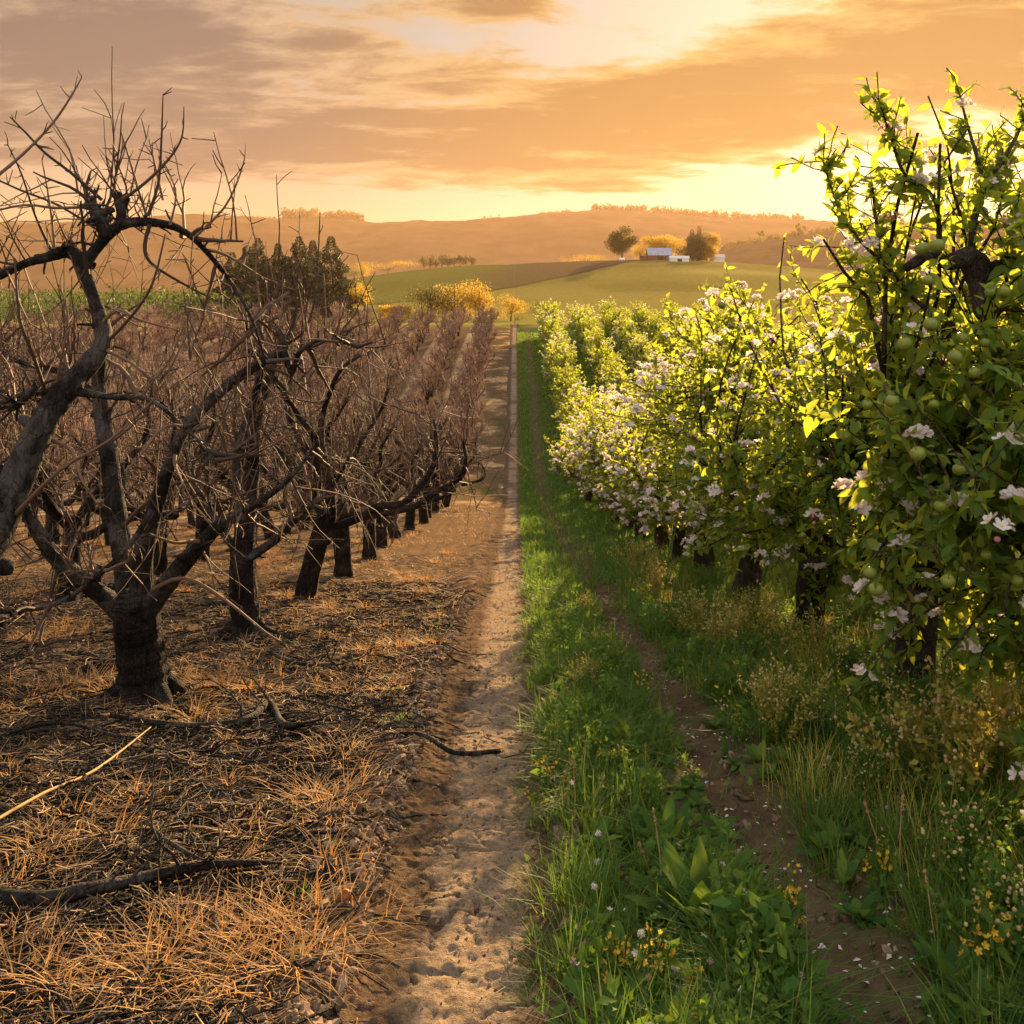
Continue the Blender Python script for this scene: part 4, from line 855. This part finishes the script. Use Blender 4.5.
vh = thing('water_tank', 'tiny white tank in the field below the twin-stemmed tree', 'tank', (XV, YV, vz))
q = MB(); limb(q, [[-.95, 0, .8], [-.93, 0, .8], [0, 0, .8], [.93, 0, .8], [.95, 0, .8]], [.35, .6, .62, .6, .35], 16, 0, 0, rng, 2); q.build('tank', WHITE, vh)
q = MB(); boxv(q, -.7, -.5, -.5, .5, -.2, .5); q.build('leg', DARKM, vh, False); q = MB(); boxv(q, .5, .7, -.5, .5, -.2, .5); q.build('leg', DARKM, vh, False)
# distant woods along the ridge, and single ridge-top trees
q = MB(); r = np.random.default_rng(9); xs, hs = far_ridge; TP = []
def ridge_tree(q, xw, y, zb, h, w, r):
    n = 34; d = rdir(n, r); p = np.array([xw, y, zb + h * .5]) + d * r.random((n, 1)) ** .4 * np.array([w * .5, w * .5, h * .55]); X_, Y_, Z_ = frames(rdir(n, r), rdir(n, r)); stamp(q, LEAF_LO, p, X_, Y_, Z_, np.full(n, w * .5))
for a, b, hh, nn in ((285, 316, 30, 44), (326, 362, 28, 48), (205, 285, 11, 40), (480, 500, 20, 6), (535, 570, 14, 50), (590, 800, 21, 200), (-60, 200, 10, 70), (400, 535, 6, 30)):
    for px in r.uniform(a, b, nn):
        xw = (px - VX) * 2.5; zb = np.interp(xw, xs, hs) - 6; ridge_tree(q, xw, 2500 + r.uniform(-30, 20), zb, hh * r.uniform(.8, 1.2), hh * r.uniform(.5, .9), r)
tag(q.build('ridge_forest', DARKLEAF), 'distant woods along the skyline of the hazy hills', 'woods', None, 'stuff')
q = MB()
for px in np.linspace(690, 1060, 170):
    xw = (px - VX) * 1.15; zr = np.interp(px, [690, 730, 800, 870, 960, 1100], [262, 246, 235, 226, 222, 214]); ridge_tree(q, xw, 1150 + r.uniform(-15, 15), CAMZ + (VY - zr) * 1.15 - 3, r.uniform(5, 9), r.uniform(4, 7), r)
for px, hh in ((796, 17), (801, 14), (760, 9)): ridge_tree(q, (px - VX) * 1.15, 1145, CAMZ + (VY - 236) * 1.15 - 3, hh, 9, r)
tag(q.build('hillside_forest', DARKLEAF), 'scrubby woods along the nearer hazy hill', 'woods', None, 'stuff')
# green crops / bushes far off beyond the dead orchard
q = MB(); n = 15000; px = r.uniform(-60, 250, n); Yb = r.uniform(125, 190, n); xw = (px - VX) * Yb / F
p = np.stack([xw, Yb, H0(xw, Yb) + r.random(n) ** 1.4 * (2.0 + 3.0 * fbm(xw / 9, Yb / 9, 2, 5))], 1); X_, Y_, Z_ = frames(rdir(n, r), norm(rdir(n, r) + [0, 0, 1])); stamp(q, LEAF_LO, p, X_, Y_, Z_, r.uniform(.25, .6, n))
tag(q.build('distant_shrubbery', SCRUB), 'green scrub filling the field edge beyond the dead orchard', 'scrub', None, 'stuff')

# ------------------------------------------------------------------ ground cover
r = np.random.default_rng(77)
def fullp(x, y, dz=0.): return np.stack([x, y, H(x, y) + dz], 1)
def rand2(n): a = r.uniform(0, 6.283, n); return np.stack([np.cos(a), np.sin(a)], 1)
# straw litter lying on the dead side
def lying(n, xr, yr, lr_, rad, pw=1.6, mat_=None, name='', lab='', sides=3, k=4, wig=.25, keep=None):
    y = yr[0] + (yr[1] - yr[0]) * r.random(n) ** pw; xl = np.maximum(xr[0], -.56 * y - .3); x = xl + (xr[1] - xl) * r.random(n)
    if keep is not None: m_ = keep(x, y) > r.random(n); x, y = x[m_], y[m_]
    n = len(x); a = r.uniform(0, 6.283, n); D = np.stack([np.cos(a), np.sin(a), np.zeros(n)], 1); L = r.uniform(*lr_, n)
    st = fullp(x, y); Pp = batch_grow(r, st, D, L, k, wig, 0); Pp[:, :, 2] = H(Pp[:, :, 0], Pp[:, :, 1]) + r.uniform(.003, .03, (n, 1)) + r.normal(size=(n, k)) * .008
    q = MB(); rr_ = r.uniform(*rad, n)[:, None] * np.linspace(1, .5, k)[None] * (1 + st[:, 1:2] / 14); tubes(q, Pp, rr_, sides)
    tag(q.build(name, mat_), lab, 'litter', None, 'stuff')
kp = lambda x, y: sst(-.45, -.95, x + (fbm(x * 3, y * 3, 2, 81) - .5) * .6)
lying(19000, (-12, -.4), (2.3, 17), (.06, .30), (.0012, .0026), 1.5, STRAW, 'straw_litter', 'dry straw scattered over the dark soil under the bare trees', keep=kp)
lying(7500, (-9, -.5), (2.3, 13), (.12, .6), (.0025, .0055), 1.3, BARK_LIMB, 'twig_litter', 'broken dead twigs scattered over the dark soil', 4, 5, .3, keep=kp)
# dry grass tufts
def tuft_field(centres, nb, hh, spread, w, matl, q, la=(.3, 1.3), lv=4):
    for (cx, cy_), s in centres:
        n = int(nb * s); rad = np.abs(r.normal(size=n)) * spread * s; a = r.uniform(0, 6.283, n); x = cx + np.cos(a) * rad; y = cy_ + np.sin(a) * rad
        h = r.uniform(*hh, n) * (.6 + .4 * s); ld = norm(np.stack([np.cos(a), np.sin(a)], 1) + rand2(n) * .8); blades(q, fullp(x, y, -.01), h, ld, r.uniform(*la, n), np.full(n, w) * (1 + cy_ / 12), 0, lv)
q = MB(); cs = []
for px, py_, s in [(60, 690, 1.2), (90, 685, 1.2), (30, 700, 1.), (205, 690, 1.3), (225, 690, 1.3), (250, 695, 1.), (185, 680, 1.), (110, 692, .9), (155, 985, 1.2), (175, 960, 1.), (215, 985, 1.3), (245, 975, 1.2), (265, 940, .9), (180, 930, .9), (310, 950, 1.2), (330, 930, 1.), (300, 985, .9), (310, 800, 1.), (340, 800, 1.1), (330, 825, .8), (345, 760, 1.), (400, 650, 1.2), (430, 650, 1.2), (370, 655, 1.), (75, 820, .9), (40, 860, .8), (110, 840, .8), (30, 640, 1.2), (60, 640, 1.2), (10, 780, .7), (20, 990, 1), (60, 1000, .9), (230, 870, .8), (395, 690, .8), (350, 690, .8), (330, 880, .8)]:
    Y = 1.544 / ((py_ - VY) / F - .16); cs.append((((px - VX) * Y / F, Y), s))
for i in range(90):
    y = 3 + 17 * r.random() ** .8; x = -r.uniform(.75, .56 * y + .6); cs.append(((x, y), r.uniform(.4, 1.1)))
tuft_field(cs, 84, (.06, .18), .12, .0030, DRY, q, (.5, 1.9))
n = 17000; y = 6 + 30 * r.random(n) ** 1.3; x = -r.uniform(.55, 1, n) - r.random(n) * .56 * y; m_ = fbm(x * .8, y * .8, 3, 91) > .56; x, y = x[m_], y[m_]; n = len(x)
blades(q, fullp(x, y, -.01), r.uniform(.05, .15, n), rand2(n), r.uniform(.6, 1.9, n), .004 + y * .0004, 0, 3)
tag(q.build('dry_grass', DRY), 'tufts of dry orange grass among the bare trees', 'dry grass', None, 'stuff')
# green strip and herb layer
q = MB(); qh = MB()
def strip_density(x, y):
    e = (fbm(x * 3, y * 1.5, 3, 95) - .5)
    s1 = sst(.10, .24, x + e * .25) * (1 - sst(.66, .86, x + e * .6)); s2 = sst(1.14, 1.40, x + e * .7)
    bare = sst(.62, .75, fbm(x * 1.6, y * 1.6, 3, 97)) * s2 * .7
    return np.clip(s1 + s2 - bare, 0, 1) * (.12 + .88 * sst(.40, .56, fbm(x * 3.0, y * 2.6, 3, 99))) + .012
def strip_h(x, y): return .30 + 1.25 * sst(.40, .62, fbm(x * 2.6 + 9, y * 2.3, 3, 98))
n = 130000; y = 2.4 + 12.5 * r.random(n) ** 1.35; x = .05 + r.random(n) * np.minimum(.56 * y + .9, 5.2); m_ = strip_density(x, y) > r.random(n); x, y = x[m_], y[m_]; n = len(x)
hs_ = strip_h(x, y); blades(q, fullp(x, y, -.01), r.uniform(.06, .22, n) * hs_, rand2(n), r.uniform(.3, 1.5, n), .0042 + y * .00035, 0, 3)
n = 60000; y = 13 + 75 * r.random(n) ** 1.6; x = .12 + r.random(n) ** 1.5 * 3.5; m_ = strip_density(x, y) + .2 > r.random(n); x, y = x[m_], y[m_]; n = len(x)
blades(q, fullp(x, y, -.01), r.uniform(.08, .22, n), rand2(n), r.uniform(.2, 1., n), .005 + y * .0006, 0, 3)
tag(q.build('green_grass', GREEN), 'lush green grass strip and verge beside the dirt path', 'grass', None, 'stuff')
n = 160000; y = 2.4 + 11 * r.random(n) ** 1.4; x = .05 + r.random(n) * np.minimum(.56 * y + .9, 5.2); m_ = strip_density(x, y) > r.random(n) * 1.05; x, y = x[m_], y[m_]; n = len(x)
hh = (.01 + .16 * strip_h(x, y) * r.random(n) ** .8) * (.4 + .6 * strip_density(x, y)); p = fullp(x, y) + np.stack([np.zeros(n), np.zeros(n), hh], 1); D = norm(rdir(n, r) + [0, 0, .25]); X_, Y_, Z_ = frames(D, norm(rdir(n, r) * .8 + [0, 0, 1])); stamp(qh, LEAF_MID, p, X_, Y_, Z_, r.uniform(.012, .03, n) * (1 + 1.3 * (vnoise(x * 5, y * 5, 60) > .66)))
n = 420; y = 2.5 + 8 * r.random(n) ** 1.2; x = .12 + r.random(n) * np.minimum(.55 * y, 4.2); m_ = np.abs(x - 1.02) > .12; x, y = x[m_], y[m_]; n = len(x)
for i in range(n):   # small broad-leaved rosettes
    k = r.integers(6, 15); an = r.uniform(0, 6.283, k); e = r.uniform(.15, 1.2, k); D = np.stack([np.cos(an) * np.cos(e), np.sin(an) * np.cos(e), np.sin(e)], 1); X_, Y_, Z_ = frames(D, norm(np.stack([-np.cos(an), -np.sin(an), np.full(k, 1.)], 1)))
    L = r.uniform(.05, .13); stamp(qh, LEAF_DOCK, np.repeat(fullp(x[i:i+1], y[i:i+1], .01), k, 0), X_, Y_, Z_, np.stack([L * r.uniform(.6, 1.1, k), L * r.uniform(.9, 1.6, k), L * r.uniform(.4, 1, k)], 1))
tag(qh.build('herb_undergrowth', HERB), 'low leafy herbs and clover growing through the grass strip', 'herbs', None, 'stuff')
# clods of soil along the shoulders
q = MB(); n = 5200; y = 2.4 + 9 * r.random(n) ** 1.3; side = r.random(n); x = np.where(side < .62, path_x(y) - .36 - np.abs(r.normal(size=n)) * .17, path_x(y) + .30 + np.abs(r.normal(size=n)) * .09); x = np.where(side > .9, 1.02 + r.normal(size=n) * .16, x)
sz = r.uniform(.3, 1, n) ** 2.2 * .026 + .003; X_, Y_, Z_ = frames(rdir(n, r), rdir(n, r)); zb = np.maximum(H(x, y), H0(x, y) - .016 + (1 - sst(14, 40, y)) * shoulder(x - path_x(y), x, y) - .14 * sst(.38, .60, np.abs(x - path_x(y))))
CL = (BALL[0] * (1 + .35 * np.sin(BALL[0][:, :1] * 5 + BALL[0][:, 1:2] * 7)), BALL[1], BALL[2]); stamp(q, CL, np.stack([x, y, zb + sz * .2], 1), X_, Y_, Z_, sz[:, None] * r.uniform(.6, 1.2, (n, 3)))
tag(q.build('loose_dirt', CLOD, None, False), 'clods of dry soil crumbled along the path shoulders', 'soil', None, 'stuff')
q = MB(); n = 1300; y = 2.4 + 8 * r.random(n) ** 1.3; x = path_x(y) + r.normal(size=n) * .17; sz = r.uniform(.2, 1, n) ** 3 * .009 + .0015; X_, Y_, Z_ = frames(rdir(n, r), rdir(n, r))
zb = H0(x, y) - .016 + (1 - sst(14, 40, y)) * (shoulder(x - path_x(y), x, y) + .038 * (fbm(x * 3, y * 6, 4, 45) - .5) + .020 * (fbm(x * 15, y * 12, 3, 46) - .5)); stamp(q, CL, np.stack([x, y, zb + sz * .3], 1), X_, Y_, Z_, sz[:, None] * r.uniform(.6, 1.2, (n, 3)))
tag(q.build('path_gravel', CLOD, None, False), 'grit and crumbs of soil lying on the trodden path', 'grit', None, 'stuff')
# tall clumps
q = MB(); cs = []
for i in range(210):
    y_ = 2.5 + 13 * r.random() ** 1.2; x_ = r.uniform(.16, .78) if i % 5 < 2 else r.uniform(1.2, min(.54 * y_, 4.2)); cs.append(((x_, y_), r.uniform(.5, 1.25)))
tuft_field(cs, 80, (.10, .25), .09, .0044, GREEN, q, (.15, .9), 4); tag(q.build('tall_grass', GREEN), 'taller grass clumps in the strip and under the blossoming trees', 'grass', None, 'stuff')
q = MB(); cs = []
for i in range(120):
    y_ = 3.2 + 12 * r.random(); x_ = r.uniform(1.3, min(.54 * y_, 4.4)); cs.append(((x_, y_), r.uniform(.5, 1.2)))
tuft_field(cs, 46, (.12, .30), .12, .0036, YELLOWG, q, (.15, .8), 4); tag(q.build('yellowing_grass', YELLOWG), 'yellowing seed grass under the blossoming trees', 'grass', None, 'stuff')
qy = MB(); qw = MB()
for q_, n, lo in ((qy, 700, .05), (qw, 900, .05)):
    y = 2.5 + 9 * r.random(n) ** 1.2; x = .15 + r.random(n) * np.minimum(.55 * y, 4.2); m_ = (strip_density(x, y) > .4) & (vnoise(x * 1.7, y * 1.7, 71 if q_ is qy else 73) > .45); x, y = x[m_], y[m_]; n = len(x)
    zt = H(x, y) + .04 + .12 * strip_h(x, y) * r.random(n); nn_ = norm(rdir(n, r) * .6 + [0, -.2, 1]); X_, Y_, Z_ = frames(rdir(n, r), nn_); stamp(q_, FLOWER_LO, np.stack([x, y, zt], 1), X_, Y_, Z_, r.uniform(.006, .012, n)); Sx = np.stack([np.stack([x, y, zt - .12], 1), np.stack([x, y, zt], 1)], 1); tubes(q_, Sx, np.full((n, 2), .0009), 3)
tag(qy.build('yellow_meadow_blossom', YFLOW), 'tiny yellow flowers dotted through the green herbs', 'wildflowers', None, 'stuff'); tag(qw.build('white_meadow_blossom', WFLOW), 'tiny white flowers dotted through the green herbs', 'wildflowers', None, 'stuff')
q = MB(); cs = [((.02 + .2 * r.random(), 2.5 + 9 * r.random() ** 1.2), r.uniform(.25, .6)) for i in range(70)] + [((-.62 - .25 * r.random(), 3 + 9 * r.random()), r.uniform(.2, .4)) for i in range(14)]
tuft_field(cs, 60, (.05, .13), .05, .0036, GREEN, q, (.4, 1.4), 3); tag(q.build('path_edge_grass', GREEN), 'small green tufts creeping over the edge of the dirt path', 'grass', None, 'stuff')
# fallen petals
q = MB(); n = 900; y = 2.6 + 6 * r.random(n) ** 1.2; x = .5 + r.random(n) * np.minimum(.5 * y, 3.4); keep = (r.random(n) < .15 + .85 * (np.exp(-((x - 1.05) / .28) ** 2) + .5 * (x > 1.7))); x, y = x[keep], y[keep]; n = len(x)
X_, Y_, Z_ = frames(np.hstack([rand2(n), np.zeros((n, 1))]), norm(rdir(n, r) * .35 + [0, 0, 1])); stamp(q, LEAF_MID, fullp(x, y, .012), X_, Y_, Z_, r.uniform(.012, .028, n))
tag(q.build('fallen_petals_litter', WFLOW), 'white blossom petals fallen over the bare rut and herbs', 'petals', None, 'stuff')

# ------------------------------------------------------------------ single plants (things)
def gpt(px, py_):
    """ground point on the near slope seen at pixel (px, py)"""
    Y = 1.544 / ((py_ - VY) / F - .16); return (px - VX) * Y / F, Y
def stems(r, n, h, sp, k=6, wig=.07):
    a = r.uniform(0, 6.283, n); t = np.abs(r.normal(size=n)) * sp; S = np.stack([np.cos(a) * t * .25, np.sin(a) * t * .25, np.full(n, -.01)], 1)
    D = norm(np.stack([np.cos(a) * t, np.sin(a) * t, np.full(n, h)], 1)); return batch_grow(r, S, D, h * r.uniform(.65, 1.05, n), k, wig, .02)
def airy_weed(seed, h=.54, sp=.26, n=44, stem_m=YELLOWG, fl_m=TANFLOW, nf=260, nl=900):
    r = np.random.default_rng(seed); a = MB(); b = MB(); c = MB(); S = stems(r, n, h, sp); tubes(a, S, np.full((n, 1), .0022) * np.linspace(1, .5, 6)[None], 3)
    p, d = pick(r, S, n * 4, .4, .95); B = batch_grow(r, p, norm(d + rdir(n * 4, r) * .7), r.uniform(.04, .13, n * 4) * h / .5, 4, .15, .1); tubes(a, B, np.full((n * 4, 4), .0013), 3)
    leaf_on(r, S, nl, .035, b, LEAF_MID, .6); p, d = pick(r, B, nf, .6, 1.); X_, Y_, Z_ = frames(rdir(nf, r), rdir(nf, r)); stamp(c, BALL, p, X_, Y_, Z_, r.uniform(.004, .009, nf))
    return a.mesh('stem', stem_m), b.mesh('foliage', stem_m if stem_m is not YELLOWG else YELLOWG), c.mesh('blossom', fl_m)  # the blossom mesh here is the weed's tan seed heads
def dock(seed, n=24, L=.22):
    r = np.random.default_rng(seed); b = MB(); a = r.uniform(0, 6.283, n); e = r.uniform(.55, 1.4, n); D = np.stack([np.cos(a) * np.cos(e), np.sin(a) * np.cos(e), np.sin(e)], 1)
    X_, Y_, Z_ = frames(D, norm(np.stack([-np.cos(a), -np.sin(a), np.full(n, .9)], 1))); stamp(b, LEAF_DOCK, np.stack([np.cos(a) * .03, np.sin(a) * .03, np.full(n, .01)], 1), X_, Y_, Z_, np.stack([L * r.uniform(.55, 1.15, n), L * r.uniform(.7, 1.1, n), L * r.uniform(.3, 1.0, n)], 1)); return b.mesh('foliage', HERB)
def dandelion(seed, h=.2, fl=WFLOW, rad=.014):
    r = np.random.default_rng(seed); a = MB(); c = MB(); S = stems(r, 1, h, .06, 7, .06); tubes(a, S, np.full((1, 7), .0022), 5); tip = S[0, -1]; n = 60; d = rdir(n, r)
    X_, Y_, Z_ = frames(d, rdir(n, r)); stamp(c, LEAF_LO, np.repeat(tip[None], n, 0), X_, Y_, Z_, np.stack([np.full(n, rad), np.full(n, rad * .45), np.full(n, rad)], 1)); stamp(c, BALL, tip[None], np.array([[1., 0, 0]]), np.array([[0, 1., 0]]), np.array([[0, 0, 1.]]), [rad * .55])
    return a.mesh('stem', HERB), c.mesh('blossom', fl)  # blossom is a seed head on white dandelion clocks, a flower otherwise
def mustard(seed, h=.24):
    r = np.random.default_rng(seed); a = MB(); b = MB(); c = MB(); S = stems(r, 6, h, .10); tubes(a, S, np.full((6, 6), .0024), 4); leaf_on(r, S, 60, .045, b, LEAF_MID, .6)
    p, d = pick(r, S, 46, .65, 1.); p = p + rdir(46, r) * .018; nn_ = norm(rdir(46, r) + [0, 0, .6]); X_, Y_, Z_ = frames(rdir(46, r), nn_); stamp(c, FLOWER_LO, p, X_, Y_, Z_, r.uniform(.005, .010, 46)); return a.mesh('stem', HERB), b.mesh('foliage', HERB), c.mesh('blossom', YFLOW)
def stalk(seed, h=.34):
    r = np.random.default_rng(seed); a = MB(); S = stems(r, 2, h, .1, 7, .05); tubes(a, S, np.full((2, 7), .003) * np.linspace(1, .7, 7)[None], 5); c = MB(); p, d = pick(r, S, 24, .8, 1.); X_, Y_, Z_ = frames(rdir(24, r), rdir(24, r)); stamp(c, BALL, p, X_, Y_, Z_, np.stack([np.full(24, .008), np.full(24, .004), np.full(24, .004)], 1)); return a.mesh('stem', STALK), c.mesh('blossom', STALK)  # blossom here holds the stalk's dry seed head grains
def plant(name, lab, cat, px, py_, meshes, rz, sc=1., group=None):
    x, y = gpt(px, py_); t = thing(name, lab, cat, base(x, y), rz, group); t.scale = (sc, sc, sc)
    for m_ in meshes: link(m_.name.split('.')[0], m_, t)
    return t
AW = [airy_weed(700 + i) for i in range(3)] + [airy_weed(710 + i, .42, .2, 30, HERB, TANFLOW, 160, 1000) for i in range(2)]
WP = [(960, 800, 0, 1.1, 'yellow-green airy weed thicket below the low skirt of the second tree'), (1000, 775, 1, 1.1, 'golden airy weed beside the yellow-green thicket at the picture edge'), (915, 775, 2, .8, 'pale airy weed in front of the grey trunk of the second tree'), (775, 740, 0, .8, 'small golden dry weed standing alone past the bare rut'), (790, 728, 1, .7, 'golden dry weed just behind the lone small one'), (730, 660, 2, .9, 'straw-coloured weed below the third tree, edge of the rut'), (760, 640, 0, .9, 'straw-coloured weed at the dark forked trunk'), (700, 640, 1, .9, 'wispy tan weed beside the rut, below the fourth tree'), (655, 600, 2, .9, 'wispy tan weed farther along the rut'), (850, 700, 3, .9, 'green airy weed between the second and third trunks'), (880, 730, 4, .9, 'dark green airy weed at the foot of the grey trunk'), (815, 665, 0, .8, 'yellow weed clump between the two dark trunks'), (640, 575, 1, 1., 'yellow weed in sun where the row comes near the rut'), (960, 900, 3, .8, 'white-dotted green weed in the verge by the picture corner'), (1010, 985, 4, .9, 'tall green weed at the very picture corner'), (590, 690, 0, .45, 'small yellow weed in the grass strip between path and rut'), (610, 665, 1, .5, 'yellow flowering weed farther up the grass strip'), (585, 615, 2, .5, 'yellow weed where the grass strip narrows'), (860, 800, 3, .6, 'pink-tinged green weed in the verge across the rut')]
for i, (px, py_, v, sc, lab) in enumerate(WP): plant('airy_weed', lab, 'weed', px, py_, AW[v], i * 1.3, sc, 'airy weeds under the blossoming trees')
DK = [dock(730, 46), dock(731, 36, .18)]
for i, (px, py_, v, sc, lab) in enumerate([(700, 930, 0, 1.1, 'large broad-leaved dock plant in the grass strip'), (665, 850, 1, 1.0, 'smaller broad-leaved plant behind the large dock'), (780, 1015, 1, .8, 'broad-leaved plant cut by the bottom picture edge'), (950, 990, 1, .7, 'low broad-leaved plant in the verge beside the corner weed')]): plant('dock_plant', lab, 'plant', px, py_, [DK[v]], i * 2., sc, 'broad-leaved docks')
DN = [dandelion(740, .2), dandelion(741, .16), dandelion(742, .18, PFLOW, .011), dandelion(743, .13, PFLOW, .010), dandelion(744, .2, YFLOW, .012)]
DP = [(605, 895, 0, 'white dandelion clock standing tallest beside the path edge'), (612, 935, 1, 'white dandelion clock lower down beside the path edge'), (622, 890, 1, 'white seed head just past the tallest dandelion clock'), (628, 985, 0, 'white seed head on a tall stalk nearer the bottom edge'), (650, 990, 1, 'white fluffy seed head before the large dock'), (668, 1005, 2, 'pink clover head before the large dock'), (680, 1012, 3, 'pink clover head next to the first by the dock'), (770, 1015, 2, 'mauve clover head beside the bottom broad-leaved plant'), (712, 1020, 3, 'mauve clover head low at the bottom edge'), (728, 1022, 2, 'mauve clover head in a pair at the bottom edge'), (604, 1020, 2, 'pale pink clover head at the path corner'), (735, 975, 4, 'orange-yellow flower on a tall straight stalk beside the dock'), (870, 830, 2, 'pink flower head across the rut'), (885, 850, 3, 'small pink flower head deep in the verge'), (838, 770, 1, 'white seed head under the small golden weed')]
for i, (px, py_, v, lab) in enumerate(DP): plant('dandelion' if v in (0, 1) else 'clover_flower' if v in (2, 3) else 'yellow_flower', lab, 'flower', px, py_, DN[v], i * 1.1, 1.)
MU = [mustard(750), mustard(751)]
for i, (px, py_, lab) in enumerate([(655, 1010, 'yellow mustard plant at the bottom edge before the dock'), (620, 1015, 'yellow mustard plant at the bottom edge by the path'), (760, 985, 'yellow mustard beside the dock, on the rut edge'), (790, 950, 'sparse yellow mustard in the bare rut'), (550, 800, 'yellow mustard on the path edge of the grass strip'), (615, 790, 'yellow mustard in the middle of the grass strip'), (990, 1010, 'tall yellow mustard beside the corner weed'), (880, 900, 'yellow mustard across the rut in the verge'), (640, 700, 'yellow mustard near the bend of the grass strip')]): plant('mustard_plant', lab, 'plant', px, py_, MU[i % 2], i * .9, 1.0 if i != 6 else 1.4, 'yellow mustard plants')
SK = [stalk(760), stalk(761, .28)]
for i, (px, py_, lab) in enumerate([(575, 830, 'pair of dry golden stalks on the path side of the strip'), (560, 820, 'dry golden stalk leaning toward the path'), (660, 890, 'long dry stalk leaning across the dock'), (645, 790, 'dry golden stalk in the middle of the strip'), (900, 880, 'dry stalks in the verge across the rut'), (940, 960, 'dry stalk rising from the corner verge')]): plant('dry_stalk', lab, 'plant', px, py_, SK[i % 2], i * 2.3, 1., 'dry flower stalks')

# ------------------------------------------------------------------ fallen branches
def fallen(lab, pts, rads, seed, nb=8, m_=BARK_LIMB, lift=.04):
    r = np.random.default_rng(seed); P = []
    for px, py_ in pts:
        x, y = gpt(px, py_); P.append(base(x, y) + [0, 0, lift + r.uniform(0, .02)])
    P = np.array(P); b0 = P[0].copy(); a = MB(); t = thing('fallen_branch', lab, 'branch', b0, 0, 'fallen dead branches'); C, rr = limb(a, P - b0, rads, 8, 0, .08, r, 4); a.build('stem', m_, t)
    if nb:
        c = MB(); p, d, tt = samp(r, [C], nb, .35, 1.); D = norm(d * .7 + rdir(nb, r) * np.array([1, 1, .45]) + [0, 0, .12]); B = batch_grow(r, p, D, r.uniform(.12, .42, nb), 6, .22, -.01); tubes(c, B, r.uniform(.004, .009, nb)[:, None] * np.linspace(1, .4, 6)[None], 5)
        p, d = pick(r, B, nb * 2, .3, 1.); Bs = batch_grow(r, p, norm(d + rdir(nb * 2, r) * .8), r.uniform(.05, .16, nb * 2), 4, .2, 0); tubes(c, Bs, np.full((nb * 2, 4), .0028), 4); c.build('twig', m_, t)
fallen('long dark fallen branch lying nearest the bottom edge', [(-20, 905), (40, 908), (95, 903), (140, 890), (200, 882), (270, 880)], [.028, .027, .025, .021, .017, .009], 801, 10)
fallen('dark forked fallen branch in front of the black trunk', [(110, 728), (190, 731), (245, 730), (270, 715), (285, 735), (320, 730)], [.012, .018, .024, .022, .018, .008], 802, 12)
fallen('pale straight stick lying across the litter', [(-15, 835), (45, 802), (95, 775), (150, 735)], [.009, .008, .007, .004], 803, 0, STALK)
fallen('small curved dead branch between the two dark ones', [(150, 835), (165, 855), (185, 868), (205, 872)], [.006, .010, .009, .006], 804, 4)
fallen('short dark stick lying over the path edge', [(400, 744), (425, 750), (455, 753), (500, 751)], [.007, .012, .014, .012], 805, 2)
fallen('pile of grey sticks beside the second bare trunk', [(270, 660), (300, 668), (340, 672)], [.012, .014, .008], 806, 12)
fallen('thin dead branch lying behind the pale stick', [(10, 745), (60, 735), (120, 742)], [.008, .010, .006], 807, 8)
fallen('forked twig lying at the edge of the shoulder', [(300, 705), (340, 712), (370, 725)], [.006, .008, .005], 808, 6)
FRUIT = simple_mat('withered fruit', (.16, .045, .015), (.26, .09, .025), 20, .7)
for px, py_, lab in [(8, 925, 'withered orange fruit beside the long fallen branch'), (95, 945, 'dark withered fruit in the litter below the long fallen branch'), (345, 915, 'withered orange fruit near the path shoulder')]:
    x, y = gpt(px, py_); b0 = base(x, y); q = MB(); stamp(q, AP_T, np.zeros((1, 3)), np.array([[1., 0, 0]]), np.array([[0, .8, .6]]), np.array([[0, -.6, .8]]), [.022]); o = q.build('fallen_apple', FRUIT); o.location = tuple(b0 + [0, 0, .02]); tag(o, lab, 'fruit', 'withered fallen apples')

# ------------------------------------------------------------------ haze
HZ = MB(); boxv(HZ, -2300, 2600, -60, 4000, -8, 262)
hm, q, o = mat('haze'); pv = q.n('ShaderNodeVolumePrincipled'); pv.inputs['Color'].default_value = (.72, .48, .29, 1); pv.inputs['Density'].default_value = .0001; pv.inputs['Anisotropy'].default_value = .35
q.l(pv.outputs[0], o.inputs['Volume'])
tag(HZ.build('haze', hm, None, False), kind='stuff')
